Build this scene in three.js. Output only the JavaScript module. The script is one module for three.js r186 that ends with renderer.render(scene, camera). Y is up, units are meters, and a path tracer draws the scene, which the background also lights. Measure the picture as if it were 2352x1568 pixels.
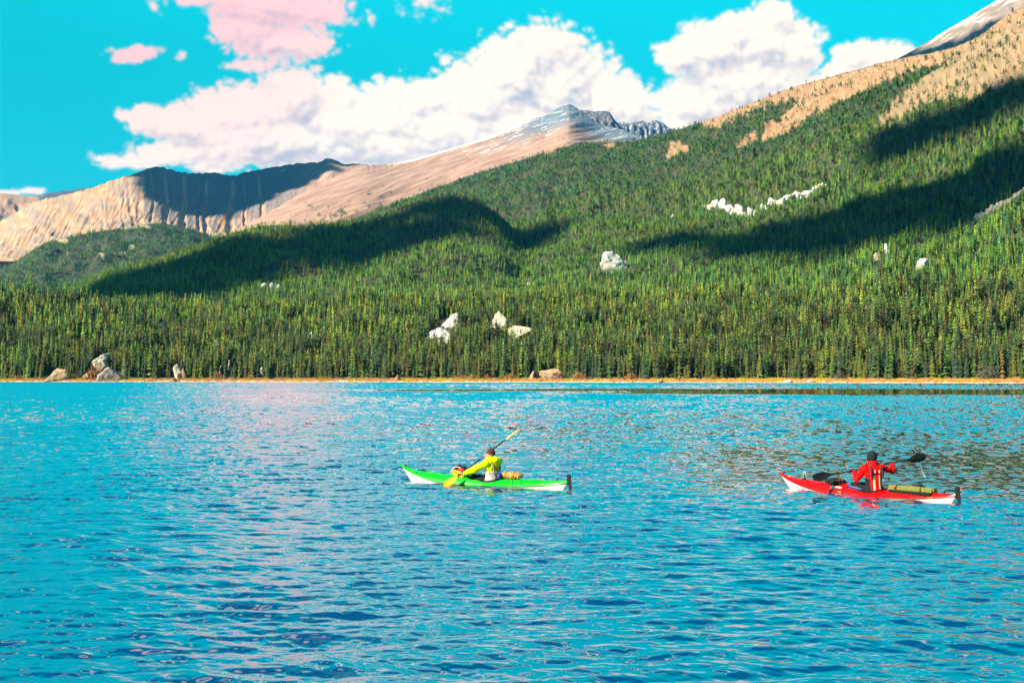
import * as THREE from 'three';
import { mergeGeometries, mergeVertices } from 'three/addons/utils/BufferGeometryUtils.js';
import { createNoise2D, createNoise3D } from 'simplex-noise';

// ---------------------------------------------------------------- camera, sun, exposure
const F = 2744, CU = 1176, CV = 784;                       // focal length and centre of a 2352 x 1568 picture
const PITCH = Math.atan(84 / F), EYE = new THREE.Vector3(0, 2.6, 0);
const scene = new THREE.Scene();
const camera = new THREE.PerspectiveCamera(2 * Math.atan(784 / F) * 180 / Math.PI, 1.5, 0.1, 40000);
camera.position.copy(EYE);
camera.rotation.x = PITCH;
const renderer = new THREE.WebGLRenderer({ antialias: true });
renderer.toneMapping = THREE.LinearToneMapping;
const EXPOSURE = 3.4, ALB = 0.57;                         // a contrasty, brightly exposed picture; base colours scaled to it
renderer.toneMappingExposure = EXPOSURE;
renderer.shadowMap.enabled = true;

const SUN_EL = 33 * Math.PI / 180, SUN_AZ = 60 * Math.PI / 180;   // behind the camera, to its left
const SUN = new THREE.Vector3(-Math.sin(SUN_AZ) * Math.cos(SUN_EL), Math.sin(SUN_EL), Math.cos(SUN_AZ) * Math.cos(SUN_EL));
const sun = new THREE.DirectionalLight(new THREE.Color().setRGB(1, 0.87, 0.68), 5);
sun.name = 'sun';
sun.position.copy(SUN).multiplyScalar(9000);
sun.castShadow = true;
sun.shadow.radius = 2;
sun.shadow.mapSize.set(4096, 4096);
Object.assign(sun.shadow.camera, { left: -5000, right: 5000, top: 5000, bottom: -5000, near: 10, far: 20000 });
scene.add(sun, sun.target);

// ---------------------------------------------------------------- helpers
function rng(seed) { let s = seed >>> 0; return () => { s = (s + 0x6d2b79f5) | 0; let t = Math.imul(s ^ (s >>> 15), 1 | s); t = (t + Math.imul(t ^ (t >>> 7), 61 | t)) ^ t; return ((t ^ (t >>> 14)) >>> 0) / 4294967296; }; }
const R = rng(20), n2 = createNoise2D(rng(7)), n2b = createNoise2D(rng(8)), n3 = createNoise3D(rng(9));
const { clamp, lerp, smoothstep } = THREE.MathUtils;
const cosP = Math.cos(PITCH), sinP = Math.sin(PITCH);
function fbm(x, y, o = 4) { let s = 0, a = 0.5; for (let i = 0; i < o; i++) { s += a * n2(x, y); x = x * 2.03 + 17.1; y = y * 2.03 - 9.7; a *= 0.5; } return s; }
function ray(u, v) {                                        // direction into the place through a point of the picture
  const x = (u - CU) / F, y = -(v - CV) / F;
  return new THREE.Vector3(x, y * cosP + sinP, y * sinP - cosP).normalize();
}
function at(u, v, dist) { const d = ray(u, v); return d.multiplyScalar(dist / Math.hypot(d.x, d.z)).add(EYE); }     // at a distance over ground
function atHeight(u, v, y) { const d = ray(u, v); return d.multiplyScalar((y - EYE.y) / d.y).add(EYE); }              // where it meets a level
function atDepth(u, v, z) { const d = ray(u, v); return d.multiplyScalar(z / d.z).add(EYE); }
function curve(pts) {                                       // smooth curve through [x, y] points
  const n = pts.length, m = pts.map((p, i) => { const a = pts[Math.max(0, i - 1)], b = pts[Math.min(n - 1, i + 1)]; return (b[1] - a[1]) / (b[0] - a[0]); });
  return (x) => {
    if (x <= pts[0][0]) return pts[0][1] + (x - pts[0][0]) * m[0] * 0.6;
    if (x >= pts[n - 1][0]) return pts[n - 1][1] + (x - pts[n - 1][0]) * m[n - 1] * 0.6;
    let i = 0; while (x > pts[i + 1][0]) i++;
    const h = pts[i + 1][0] - pts[i][0], t = (x - pts[i][0]) / h, t2 = t * t, t3 = t2 * t;
    return (2 * t3 - 3 * t2 + 1) * pts[i][1] + (t3 - 2 * t2 + t) * h * m[i] + (3 * t2 - 2 * t3) * pts[i + 1][1] + (t3 - t2) * h * m[i + 1];
  };
}
function inside(poly, x, y) { let c = false; for (let i = 0, j = poly.length - 1; i < poly.length; j = i++) { const [a, b] = poly[i], [d, e] = poly[j]; if ((b > y) !== (e > y) && x < (d - a) * (y - b) / (e - b) + a) c = !c; } return c; }
const names = {};
function numbered(name) { const k = names[name] = (names[name] ?? -1) + 1; return k ? name + '_' + String(k).padStart(3, '0') : name; }
function tag(o, label, category, group, kind) { o.userData = { label, category }; if (group) o.userData.group = group; if (kind) o.userData.kind = kind; return o; }
function thing(name, label, category, group) { const o = new THREE.Group(); o.name = numbered(name); scene.add(o); return tag(o, label, category, group); }
function part(name, geo, mat, parent, label) { const o = new THREE.Mesh(geo, mat); o.name = name; o.castShadow = o.receiveShadow = true; parent.add(o); if (label) o.userData.label = label; return o; }
function solo(name, geo, mat, label, category, group, kind) { const o = new THREE.Mesh(geo, mat); o.name = numbered(name); o.castShadow = o.receiveShadow = true; scene.add(o); return tag(o, label, category, group, kind); }
const std = (r, g, b, roughness = 0.8, more = {}) => new THREE.MeshPhysicalMaterial({ specularIntensity: Math.max(r, g, b) < 0.05 ? 0.3 : 0.8, color: new THREE.Color().setRGB(r * ALB, g * ALB, b * ALB), roughness, ...more });
const merge = (list) => mergeGeometries(list.map((g) => { const h = g.index ? g.toNonIndexed() : g; for (const k of Object.keys(h.attributes)) if (!['position', 'normal'].includes(k)) h.deleteAttribute(k); return h; }));

// ---------------------------------------------------------------- sky: air and cumulus, by direction
{
  // [azimuth-like u, height-like v, half width, half height, strength, pinkness] of the cloud masses
  const masses = [
    [335, 272, 66, 28, 1, 0.8], [420, 285, 130, 42, 1, 0.8], [550, 262, 150, 76, 1, 0.85], [672, 218, 92, 78, 1, 0.75], [620, 320, 270, 72, 1, 0.6], [300, 370, 95, 20, 0.8, 0.6], [430, 350, 150, 34, 0.9, 0.6],
    [790, 290, 150, 92, 1, 0.5], [905, 262, 110, 92, 1, 0.4], [960, 232, 85, 62, 1, 0.4], [1000, 300, 210, 100, 1, 0.4], [1090, 225, 120, 100, 1, 0.4], [1180, 165, 100, 105, 1, 0.5], [1250, 118, 98, 78, 1, 0.6],
    [1290, 200, 150, 130, 1, 0.4], [1390, 235, 110, 76, 1, 0.2], [1250, 310, 300, 100, 1, 0.2], [1446, 248, 60, 42, 1, 0.2], [770, 200, 50, 26, 0.5, 0.5], [850, 330, 280, 60, 1, 0.3], [480, 388, 60, 12, 0.8, 0.5], [1560, 300, 190, 44, 0.7, 0.1],
    [1640, 110, 110, 66, 1, 0.2], [1562, 128, 58, 46, 1, 0.2], [1755, 92, 105, 78, 1, 0.2], [1778, 34, 46, 38, 1, 0.2], [1830, 105, 64, 72, 1, 0.2], [1700, 190, 170, 84, 1, 0.1], [1600, 235, 120, 70, 0.9, 0.1], [1690, 56, 62, 30, 1, 0.2],
    [1962, 128, 52, 36, 1, 0.1], [2045, 135, 80, 40, 1, 0.1], [1960, 175, 110, 46, 0.9, 0.1], [1850, 205, 110, 36, 0.6, 0.1],
    [610, 10, 150, 52, 0.9, 1.3], [560, 62, 88, 46, 0.9, 1.3], [640, 98, 130, 44, 0.9, 1.1], [575, 152, 68, 20, 0.8, 1.1], [500, -8, 140, 26, 0.9, 1.3], [715, 25, 105, 46, 0.8, 1.2], [690, 96, 82, 34, 0.7, 1],
    [312, 122, 66, 20, 0.95, 1.3], [985, 12, 40, 22, 0.2, 0.8], [850, 40, 12, 18, 0.18, 0.8], [425, 132, 12, 10, 0.15, 1], [360, 20, 12, 10, 0.15, 1],
    [78, 438, 40, 10, 1, 0.6], [18, 441, 34, 8, 1, 0.6],
    // the same deck of cloud goes on above the frame: the lake mirrors it
    [560, -120, 240, 90, 0.9, 0.7], [700, -380, 200, 70, 0.8, 0.5], [900, -470, 150, 60, 0.7, 0.4], [640, -720, 170, 70, 0.8, 0.4], [960, -820, 200, 70, 0.75, 0.4], [1260, -640, 110, 40, 0.6, 0.5], [1150, -1150, 230, 80, 0.7, 0.5], [1480, -1250, 170, 80, 0.6, 0.5],
    [2400, -1300, 220, 80, 0.6, 0.3], [-100, -1650, 220, 100, 0.6, 0.5], [2050, -420, 140, 34, 0.5, 0.3],
  ];
  const W = 4096, H = 2048, data = new Float32Array(W * H * 4);
  const near = (u, v) => {
    let d = -1, pink = 0, sum = 1e-4;
    for (const [cx, cy, rx, ry, k, p] of masses) {
      const dx = (u - cx) / rx, dy = (v - cy) / ry, q = dx * dx + dy * dy;
      if (q > 4) continue;
      const e = k * (1 - Math.sqrt(q)), w = Math.max(0, 2 - Math.sqrt(q)) ** 2;
      d = Math.max(d, e) + (d > -0.2 && e > -0.2 ? 0.03 : 0); pink += p * w; sum += w;
    }
    return [d, pink / sum];
  };
  for (let row = 0; row < H; row++) {
    const up = ((row + 0.5) / H - 0.5) * Math.PI, y = Math.sin(up), c = Math.cos(up);
    for (let col = 0; col < W; col++) {
      const az = ((col + 0.5) / W - 0.5) * 2 * Math.PI, x = Math.cos(az) * c, z = Math.sin(az) * c, o = (row * W + col) * 4;
      const yy = Math.max(0, y), side = clamp(0.5 + 0.9 * x / Math.max(0.3, c), 0, 1);
      // clear air: turquoise, paler towards the horizon, brighter to the right
      const pale = Math.exp(-yy / 0.075) * (0.5 + 0.5 * clamp(0.6 - x * 1.4, 0, 1));
      let r = lerp(0.0, 0.10, pale) + 0.001, g = lerp(lerp(0.57, 0.78, side), 0.74, pale * 0.9), b = lerp(lerp(0.64, 0.94, side), 0.88, pale * 0.9);
      { const k = smoothstep(y, 0.24, 0.4), deep = smoothstep(y, 0.44, 0.78); g = lerp(lerp(g, 0.86, k * 0.9), 0.10, deep); b = lerp(lerp(b, 1.02, k * 0.9), 0.42, deep); }
      if (y > -0.02) {
        let d, pink, shade = 0;
        const dz = z * cosP - y * sinP, dy = y * cosP + z * sinP;               // direction in the lens's axes
        if (dz < -0.35) {
          const u = CU + F * x / -dz, v = CV - F * dy / -dz;
          if (u > -900 && u < 3300 && v > -1900) {
            const dens = (U, V) => {                                            // rounded billows on rounded billows
              const wx = 18 * fbm(U / 110, V / 110, 3), wy = 14 * fbm(U / 110 + 40, V / 110 - 20, 3), q = near(U + wx, V + wy);
              if (q[0] < -0.5) return q;
              const s = V < -40 ? 1.8 : 1; let a = 0.30, x = U / (78 * s), y2 = V / (64 * s), e = 0;
              for (let o = 0; o < 5; o++) { e += a * (Math.abs(n2(x + 3.1 * o, y2 - 1.7 * o)) - 0.30); x *= 2.1; y2 *= 2.1; a *= 0.56; }
              q[0] += e * 1.1 + 0.10 * fbm(U / 40, V / 34, 3); return q;
            };
            [d, pink] = dens(u, v);
            if (d > -0.02) { const f = v < -40 ? 2 : 1; shade = 0.6 * (dens(u - 9 * f, v - 15 * f)[0] - d) + 0.7 * (dens(u - 26 * f, v - 44 * f)[0] - d); }
          } else d = undefined;
        }
        if (d === undefined) {                                                  // the rest of the dome: the same kind of scattered cumulus
          const k = 1 / (yy + 0.09), px = x * k * 0.9, pz = z * k * 0.9;
          d = 0.9 * fbm(px + 3, pz - 2, 6) - 0.22; pink = 0.7;
        }
        if (d > -0.02) {
          const over = 1 + 0.35 * smoothstep(y, 0.31, 0.42), a = smoothstep(d, 0.0, 0.3), k = clamp(pink * 1.15 - 0.5, 0, 1);
          // sunlit from the upper left: sides of the billows turned away are greyer and bluer
          const grey = clamp(0.2 + 1.25 * shade + 0.35 * fbm(az * 7 + 31, up * 11, 3), 0, 1) * smoothstep(d, 0.08, 0.5);
          const lit = [1.25 * over, lerp(1.08, 0.70, k) * over, lerp(0.90, 0.70, k) * over], dim = [lerp(0.54, 0.66, k) * over, lerp(0.58, 0.53, k) * over, lerp(0.68, 0.62, k) * over];
          r = lerp(r, lerp(lit[0], dim[0], grey), a); g = lerp(g, lerp(lit[1], dim[1], grey), a); b = lerp(b, lerp(lit[2], dim[2], grey), a);
        }
      }
      data[o] = r / EXPOSURE; data[o + 1] = g / EXPOSURE; data[o + 2] = b / EXPOSURE; data[o + 3] = 1;
    }
  }
  const sky = new THREE.DataTexture(data, W, H, THREE.RGBAFormat, THREE.FloatType);
  sky.mapping = THREE.EquirectangularReflectionMapping;
  sky.minFilter = sky.magFilter = THREE.LinearFilter;
  sky.needsUpdate = true;
  scene.background = sky;
  scene.environment = sky;
}

// ---------------------------------------------------------------- lake
const shoreV = curve([[-400, 875.2], [0, 876.6], [600, 877], [1176, 878], [1800, 879.2], [2352, 880.6], [2800, 882]]);
const shoreDist = (u) => { const p = atHeight(u, shoreV(u), 0); return Math.hypot(p.x, p.z); };
const waves = [];
{
  const r = rng(3);
  const add = (n, l0, l1, slope, spread, mean) => { for (let i = 0; i < n; i++) { const l = l0 * (l1 / l0) ** ((i + r()) / n), k = 2 * Math.PI / l, a = mean + (r() + r() + r() - 1.5) * spread; waves.push({ kx: k * Math.cos(a), kz: k * Math.sin(a), k, l, a: slope * (0.6 + 0.8 * r()) / k / Math.sqrt(n / 2), p: r() * 6.283 }); } };
  add(6, 2.6, 5.0, 0.022, 0.35, 1.15);       // low swell running across
  add(24, 0.5, 1.7, 0.09, 0.7, 1.5);        // chop
  add(34, 0.24, 0.7, 0.15, 0.8, 1.62);      // ripples
  add(24, 0.09, 0.24, 0.11, 1.2, 1.6);
}
// how rough the wind makes the water at a place: calm lanes near the far shore, cat's paws elsewhere
function chop(x, z) {
  const d = Math.hypot(x, z), az = x / Math.max(1, -z);
  let a = 0.85 + 0.3 * fbm(x / 22, z / 60, 3) + 0.25 * fbm(x / 140 + 5, z / 300, 2);
  const lane = (c, w, k) => { const q = Math.abs(Math.log(d / c) + 0.05 * n2(x / 90, c)) / w; return k * (1 - smoothstep(q, 0.6, 1)); };
  a *= 1 - lane(235, 0.24, 0.93) * smoothstep(az, 0.0, 0.22) - lane(262, 0.02 + 0.09 * smoothstep(az, -0.3, 0), 0.75) * smoothstep(az + 0.05 * n2(x / 30, z / 60), -0.34, 0.0) * (1 - smoothstep(az, 0.0, 0.22));
  a *= 1 - 0.5 * smoothstep(az, 0.04, 0.2) * (1 - smoothstep(Math.abs(Math.log(d / 36)), 0.1, 0.45));
  return Math.max(0.04, a);
}
function waveAt(x, z, cell, out) {
  let y = 0, sx = 0, sz = 0;
  for (const w of waves) {
    const ph = w.kx * x + w.kz * z + w.p, c = Math.cos(ph), s = Math.sin(ph);
    const f = w.l > 3 * cell ? 1 : w.l > 1.5 * cell ? (w.l / cell - 1.5) / 1.5 : 0;
    y += w.a * s * f; sx += w.a * w.kx * c; sz += w.a * w.kz * c;
  }
  out[0] = y; out[1] = sx; out[2] = sz;
}
{
  const NC = 1020, NR = 780, A = 0.62, pos = new Float32Array((NC + 1) * (NR + 1) * 3), nor = new Float32Array(pos.length), o = [0, 0, 0];
  const y0 = F * EYE.y / 8.2, y1 = F * EYE.y / 1000;      // rows closer together where they are nearer
  for (let j = 0, i = 0; j <= NR; j++) {
    const d = F * EYE.y / lerp(y0, y1, j / NR), dn = F * EYE.y / lerp(y0, y1, Math.min(NR, j + 1) / NR), cell = Math.max(dn - d, d * 2 * A / NC) ;
    for (let k = 0; k <= NC; k++, i += 3) {
      const t = lerp(-A, A, k / NC), x = Math.sin(t) * d, z = -Math.cos(t) * d, a = chop(x, z);
      waveAt(x, z, cell, o);
      const sg = 0.145 * a, far = 1 / (1 + 0.6 * EYE.y / d / sg), sx = o[1] * a;
      // beyond the reach of the mesh the ripples are the faces they turn to this shore; their backs lie hidden behind the crests
      let sz = o[2] * a; if (sz > 0) sz *= 0.45;                  // steep fronts, gentle backs
      { const P = 1 / (1 + Math.exp(1.702 * sz / sg)); const ray = Math.sqrt(-2 * Math.log(Math.max(1e-4, 1 - P))); sz = lerp(sz, -sg * lerp(ray, 1.3, 0.08 * smoothstep(d, 12, 40) + 0.67 * smoothstep(d, 45, 190)), far); }
      const q = 1 / Math.hypot(sx, 1, sz);
      pos[i] = x; pos[i + 1] = o[0] * a; pos[i + 2] = z;
      nor[i] = -sx * q; nor[i + 1] = q; nor[i + 2] = -sz * q;
    }
  }
  const idx = new Uint32Array(NC * NR * 6);
  for (let j = 0, i = 0; j < NR; j++) for (let k = 0; k < NC; k++) { const a = j * (NC + 1) + k, b = a + NC + 1; idx[i++] = a; idx[i++] = a + 1; idx[i++] = b; idx[i++] = a + 1; idx[i++] = b + 1; idx[i++] = b; }
  const g = new THREE.BufferGeometry();
  g.setAttribute('position', new THREE.BufferAttribute(pos, 3)); g.setAttribute('normal', new THREE.BufferAttribute(nor, 3)); g.setIndex(new THREE.BufferAttribute(idx, 1));
  const water = new THREE.MeshPhysicalMaterial({ color: new THREE.Color().setRGB(0.0, 0.034, 0.082), roughness: 0.04, ior: 2.3, clearcoat: 1, clearcoatRoughness: 0.03 });
  solo('water', g, water, 'rippled turquoise lake with pale pink cloud reflections', 'lake', null, 'structure');
  // the rest of the lake, round the part in view
  const ring = [], S = 48;
  const rg = new THREE.BufferGeometry(), rp = [], ri = [];
  for (let k = 0; k <= S; k++) { const t = lerp(A, 2 * Math.PI - A, k / S); for (const d of [8.2, 1000]) rp.push(Math.sin(t) * d, -0.004, -Math.cos(t) * d); }
  for (let k = 0; k < S; k++) ri.push(2 * k, 2 * k + 2, 2 * k + 1, 2 * k + 1, 2 * k + 2, 2 * k + 3);
  const c0 = rp.length / 3; rp.push(0, -0.004, 0);
  for (let k = 0; k < 64; k++) { const t = k / 64 * 2 * Math.PI; rp.push(Math.sin(t) * 8.25, -0.004, -Math.cos(t) * 8.25); }
  for (let k = 0; k < 64; k++) ri.push(c0, c0 + 1 + (k + 1) % 64, c0 + 1 + k);
  rg.setAttribute('position', new THREE.Float32BufferAttribute(rp, 3)); rg.setIndex(ri); rg.computeVertexNormals();
  { const nn = rg.attributes.normal; for (let i = 0; i < nn.count; i++) nn.setXYZ(i, 0, 1, 0); }
  solo('water', rg, water, 'lake water beside and behind the viewer', 'lake', null, 'structure');
}

// ---------------------------------------------------------------- terrain: each hill is a slope from its foot to its ridge and down the far side
const layers = {};
function slope(key, name, label, o) {
  const { u0, u1, nu, nt, foot, ridge, footDist, ridgeDist, relief, color, jag = 0, drop = 0.45 } = o;
  const L = layers[key] = {
    u0, u1,
    t: (u, v) => clamp((v - foot(u)) / (ridge(u) - foot(u)), 0, 1),
    dist: (u, t) => { const a = footDist(u), b = ridgeDist(u); return a * Math.pow(b / a, t); },
    point(u, t) {
      const vr = ridge(u) + jag * t ** 14 * (fbm(u / 16, 3.3, 4) + 0.5 * fbm(u / 60, 9.1, 2)), v = lerp(foot(u), vr, t), p = at(u, v, L.dist(u, t));
      if (relief) { const h = relief(u, t, p); p.y += h; }
      return p;
    },
    at: (u, v) => L.point(u, L.t(u, v)),
  };
  const NB = 6, rows = nt + NB, pos = new Float32Array((nu + 1) * (rows + 1) * 3), col = new Float32Array(pos.length);
  for (let i = 0, k = 0; i <= nu; i++) {
    const u = lerp(u0, u1, i / nu);
    let top;
    for (let j = 0; j <= rows; j++, k += 3) {
      let p;
      const t = Math.min(1, j / nt);
      if (j <= nt) { p = L.point(u, t); if (j === nt) top = p; }
      else { const b = (j - nt) / NB, s = 1 + 0.28 * b; p = new THREE.Vector3(top.x * s, top.y * (1 - drop * b ** 1.3) , top.z * s); }
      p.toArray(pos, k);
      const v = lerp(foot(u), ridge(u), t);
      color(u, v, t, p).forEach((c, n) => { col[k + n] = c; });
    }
  }
  const idx = [];
  for (let i = 0; i < nu; i++) for (let j = 0; j < rows; j++) { const a = i * (rows + 1) + j, b = a + rows + 1; idx.push(a, b, a + 1, a + 1, b, b + 1); }
  const g = new THREE.BufferGeometry();
  g.setAttribute('position', new THREE.BufferAttribute(pos, 3)); g.setAttribute('color', new THREE.BufferAttribute(col, 3)); g.setIndex(idx); g.computeVertexNormals();
  solo(name, g, new THREE.MeshStandardMaterial({ color: new THREE.Color().setRGB(ALB, ALB, ALB), vertexColors: true, roughness: 0.95 }), label, name.replace('_', ' '), null, 'structure');
  return L;
}
const mix = (a, b, t) => a.map((x, i) => x + (b[i] - x) * t);
const floorC = (u, v, t, p) => mix([0.035, 0.045, 0.012], [0.07, 0.065, 0.02], clamp(0.5 + n2(p.x / 30, p.z / 30), 0, 1));
const bump = (u, t, p) => Math.sin(Math.PI * clamp(t, 0, 1)) ** 0.7 * 0.016 * Math.hypot(p.x, p.z) * fbm(p.x / 260, p.z / 260, 4);

// the wooded bench along the far shore
const benchCrest = curve([[-400, 655], [0, 672], [170, 690], [300, 708], [420, 714], [620, 706], [900, 694], [1176, 686], [1330, 674], [1500, 690], [1660, 672], [1850, 692], [2050, 652], [2200, 668], [2352, 640], [2800, 650]]);
slope('bench', 'hillside', 'low wooded bench rising from the far shore', {
  u0: -500, u1: 2860, nu: 420, nt: 40, foot: (u) => shoreV(u) - 7.5, ridge: benchCrest, footDist: (u) => shoreDist(u) + 16, ridgeDist: (u) => 1300 - 250 * smoothstep(u, 1400, 2352), drop: 0.3,
  relief: (u, t, p) => Math.sin(Math.PI * t) * 9 * fbm(p.x / 130, p.z / 130, 3), color: floorC,
});
// the shaded wooded ridge on the left
slope('ridge', 'hillside', 'long wooded ridge in cloud shadow behind the shore bench', {
  u0: 60, u1: 1330, nu: 320, nt: 60, foot: () => 735, ridge: curve([[60, 716], [170, 662], [300, 612], [480, 553], [600, 519], [700, 517], [830, 506], [930, 466], [1017, 447], [1090, 458], [1170, 515], [1260, 620], [1330, 700]]),
  footDist: () => 1420, ridgeDist: () => 2350, relief: bump, color: floorC,
});
// clearings of bare scree on the big mountain, in units of its own corner of the view
const S = (pts) => pts.map(([x, y]) => [1568 + x * 0.35, y * 0.35]);
const band = S([[115, 790], [230, 720], [560, 615], [800, 540], [1100, 430], [1400, 365], [1800, 285], [2240, 20], [3300, -700], [3300, -200], [2240, 140], [1950, 290], [1830, 335], [1750, 385], [1500, 470], [1300, 550], [1150, 610], [1000, 680], [800, 780], [690, 860], [520, 910], [540, 830], [690, 720], [760, 650], [950, 600], [600, 690], [450, 740], [230, 860], [140, 850]]);
const spur = S([[330, 990], [450, 880], [495, 880], [400, 970]]);
const crag = S([[1280, 850], [1310, 770], [1500, 600], [1690, 430], [1830, 340], [1950, 290], [2240, 130], [3300, -300], [3300, 200], [2240, 530], [1900, 640], [1700, 700], [1450, 760], [1350, 850]]);
const nook = S([[1140, 940], [1155, 880], [1195, 895], [1175, 945]]);
const gap = [[1520, 358], [1560, 325], [1592, 332], [1550, 358]], gap2 = [[1385, 338], [1412, 328], [1440, 334], [1405, 344]], gap3 = [[1222, 352], [1245, 334], [1285, 334], [1262, 352]];
function bare(u, v) {
  const a = u + 15 * fbm(u / 22, v / 22, 3), b = v + 13 * fbm(u / 22 + 30, v / 22, 3);
  if (inside(crag, a, b)) return 2;
  return inside(band, a, b) || inside(spur, a, b) || inside(nook, a, b) || inside(gap, a, b) || inside(gap2, a, b) || inside(gap3, a, b) ? 1 : 0;
}
const massifRidge = curve([[560, 560], [800, 505], [930, 458], [1000, 432], [1100, 396], [1217, 362], [1255, 348], [1320, 332], [1400, 328], [1460, 322], [1510, 312], [1560, 296], [1620, 277], [1700, 246], [1800, 208], [1900, 178], [2000, 152], [2060, 136], [2190, 108], [2250, 82], [2300, 45], [2352, 15], [2500, -60], [2800, -160]]);
const massif = slope('massif', 'mountain', 'big wooded mountain with bare tan scree near its top, on the right', {
  u0: 560, u1: 2820, nu: 620, nt: 190, foot: () => 728, ridge: massifRidge, jag: 2.5,
  footDist: (u) => lerp(1480, 1300, smoothstep(u, 1100, 1900)) - 220 * smoothstep(u, 1800, 2352), ridgeDist: curve([[560, 3900], [930, 3800], [1217, 3500], [1560, 3200], [1900, 2900], [2352, 2350], [2800, 2200]]),
  relief: (u, t, p) => bump(u, t, p) + (t > 0.45 ? Math.sin(Math.PI * t) * (10 * fbm(u / 26 + t * 6, t * 3, 4) + 5 * fbm(u / 7, t * 50, 3)) : 0),
  color: (u, v, t, p) => {
    const k = bare(u, v); if (!k) return floorC(u, v, t, p);
    const s = fbm((u + v * 0.8) / 9, (v - u * 0.4) / 50, 4), base = mix([0.33, 0.20, 0.09], [0.42, 0.28, 0.15], clamp(0.5 + s * 1.4, 0, 1));
    return mix(base, k === 2 ? [0.24, 0.17, 0.085] : [0.34, 0.18, 0.08], clamp(0.5 + 1.6 * fbm(u / 26 + 9, v / 20, 5), 0, 0.95));
  },
});
// hill with clearings far on the left
const knollGaps = [[305, 521, 32, 6], [335, 524, 18, 6], [140, 556, 18, 7], [158, 590, 12, 12], [266, 584, 10, 9], [284, 580, 8, 12], [275, 596, 6, 6], [232, 604, 5, 5], [300, 562, 6, 5]];
const knollBare = (u, v) => knollGaps.some(([a, b, w, h]) => ((u - a + 5 * n2(u / 9, v / 9)) / w) ** 2 + ((v - b) / h) ** 2 < 1);
slope('knoll', 'hillside', 'blue green wooded hill with small tan clearings, far left', {
  u0: -160, u1: 760, nu: 200, nt: 50, foot: () => 690, ridge: curve([[-160, 672], [0, 621], [60, 584], [130, 553], [220, 533], [300, 520], [370, 513], [420, 523], [470, 538], [560, 585], [760, 690]]),
  footDist: () => 3300, ridgeDist: () => 4600, relief: bump,
  color: (u, v, t, p) => knollBare(u, v) ? [0.50, 0.38, 0.2] : mix([0.03, 0.05, 0.02], [0.06, 0.07, 0.03], R()),
});
// the mountain with the hollow
const cirqueRidge = curve([[-200, 590], [-60, 535], [0, 508], [83, 462], [150, 447], [213, 430], [260, 413], [310, 398], [345, 385], [364, 382], [385, 387], [412, 394], [440, 398], [493, 396], [515, 400], [533, 404], [573, 393], [633, 382], [690, 375], [727, 373], [757, 363], [784, 374], [830, 377], [900, 384], [1000, 400]]);
const chutes = [232, 247, 262, 277, 300, 322, 347, 383, 423, 457, 477, 530, 558, 600];
function chute(u, t) {                                       // scree chutes between the rock ribs, opening into fans below
  let c = 0; chutes.forEach((a, i) => { const w = (2.2 + 1.5 * ((i * 7) % 3)) * (1 + 3.4 * (1 - t) ** 1.6), x = Math.abs(u - a - 7 * n2(i * 3.3, t * 2.4) - (a < 320 ? (1 - t) * 9 : 0)) / w; c = Math.max(c, (1 - smoothstep(x, 0.5, 1.2)) * (1 - smoothstep(t, 0.82 + 0.05 * (i % 3), 1))); });
  return c;
}
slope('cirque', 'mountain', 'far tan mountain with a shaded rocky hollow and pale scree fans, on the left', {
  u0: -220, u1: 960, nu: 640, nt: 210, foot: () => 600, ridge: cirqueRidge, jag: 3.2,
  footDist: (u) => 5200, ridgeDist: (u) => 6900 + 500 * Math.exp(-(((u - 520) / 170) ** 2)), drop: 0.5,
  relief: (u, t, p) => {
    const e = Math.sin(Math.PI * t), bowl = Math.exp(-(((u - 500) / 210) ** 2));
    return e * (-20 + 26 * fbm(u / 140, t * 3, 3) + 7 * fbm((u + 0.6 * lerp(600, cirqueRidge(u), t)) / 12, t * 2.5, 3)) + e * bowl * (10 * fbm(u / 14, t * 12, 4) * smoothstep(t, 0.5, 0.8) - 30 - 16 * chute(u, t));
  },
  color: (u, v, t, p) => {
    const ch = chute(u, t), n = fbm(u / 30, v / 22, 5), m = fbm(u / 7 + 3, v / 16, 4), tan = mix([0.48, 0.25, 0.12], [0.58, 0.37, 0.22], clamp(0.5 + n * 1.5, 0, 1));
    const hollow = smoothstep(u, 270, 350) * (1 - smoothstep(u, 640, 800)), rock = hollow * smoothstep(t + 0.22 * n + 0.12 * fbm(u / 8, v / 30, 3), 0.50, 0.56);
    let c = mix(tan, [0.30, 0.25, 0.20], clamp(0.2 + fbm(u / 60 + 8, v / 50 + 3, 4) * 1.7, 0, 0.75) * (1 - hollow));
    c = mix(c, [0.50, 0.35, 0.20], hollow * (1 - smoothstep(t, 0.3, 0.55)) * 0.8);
    c = mix(c, mix([0.13, 0.12, 0.12], [0.24, 0.19, 0.16], clamp(0.5 + m, 0, 1)), rock * clamp(1 - ch + 0.25 * m, 0, 1));  // dark rock of the hollow; part of its shade is in this colour
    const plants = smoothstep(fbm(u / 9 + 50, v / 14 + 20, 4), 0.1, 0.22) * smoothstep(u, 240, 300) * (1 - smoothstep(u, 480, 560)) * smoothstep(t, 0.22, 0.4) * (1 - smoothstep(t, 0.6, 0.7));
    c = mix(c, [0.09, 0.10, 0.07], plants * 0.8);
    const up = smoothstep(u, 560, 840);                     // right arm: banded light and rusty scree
    return mix(c, mix([0.46, 0.33, 0.22], [0.27, 0.13, 0.09], clamp(0.5 + 2 * fbm((v + u * 0.55) / 13, (u - v) / 150, 4), 0, 1)), up * 0.8 * (1 - rock));
  },
});
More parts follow.
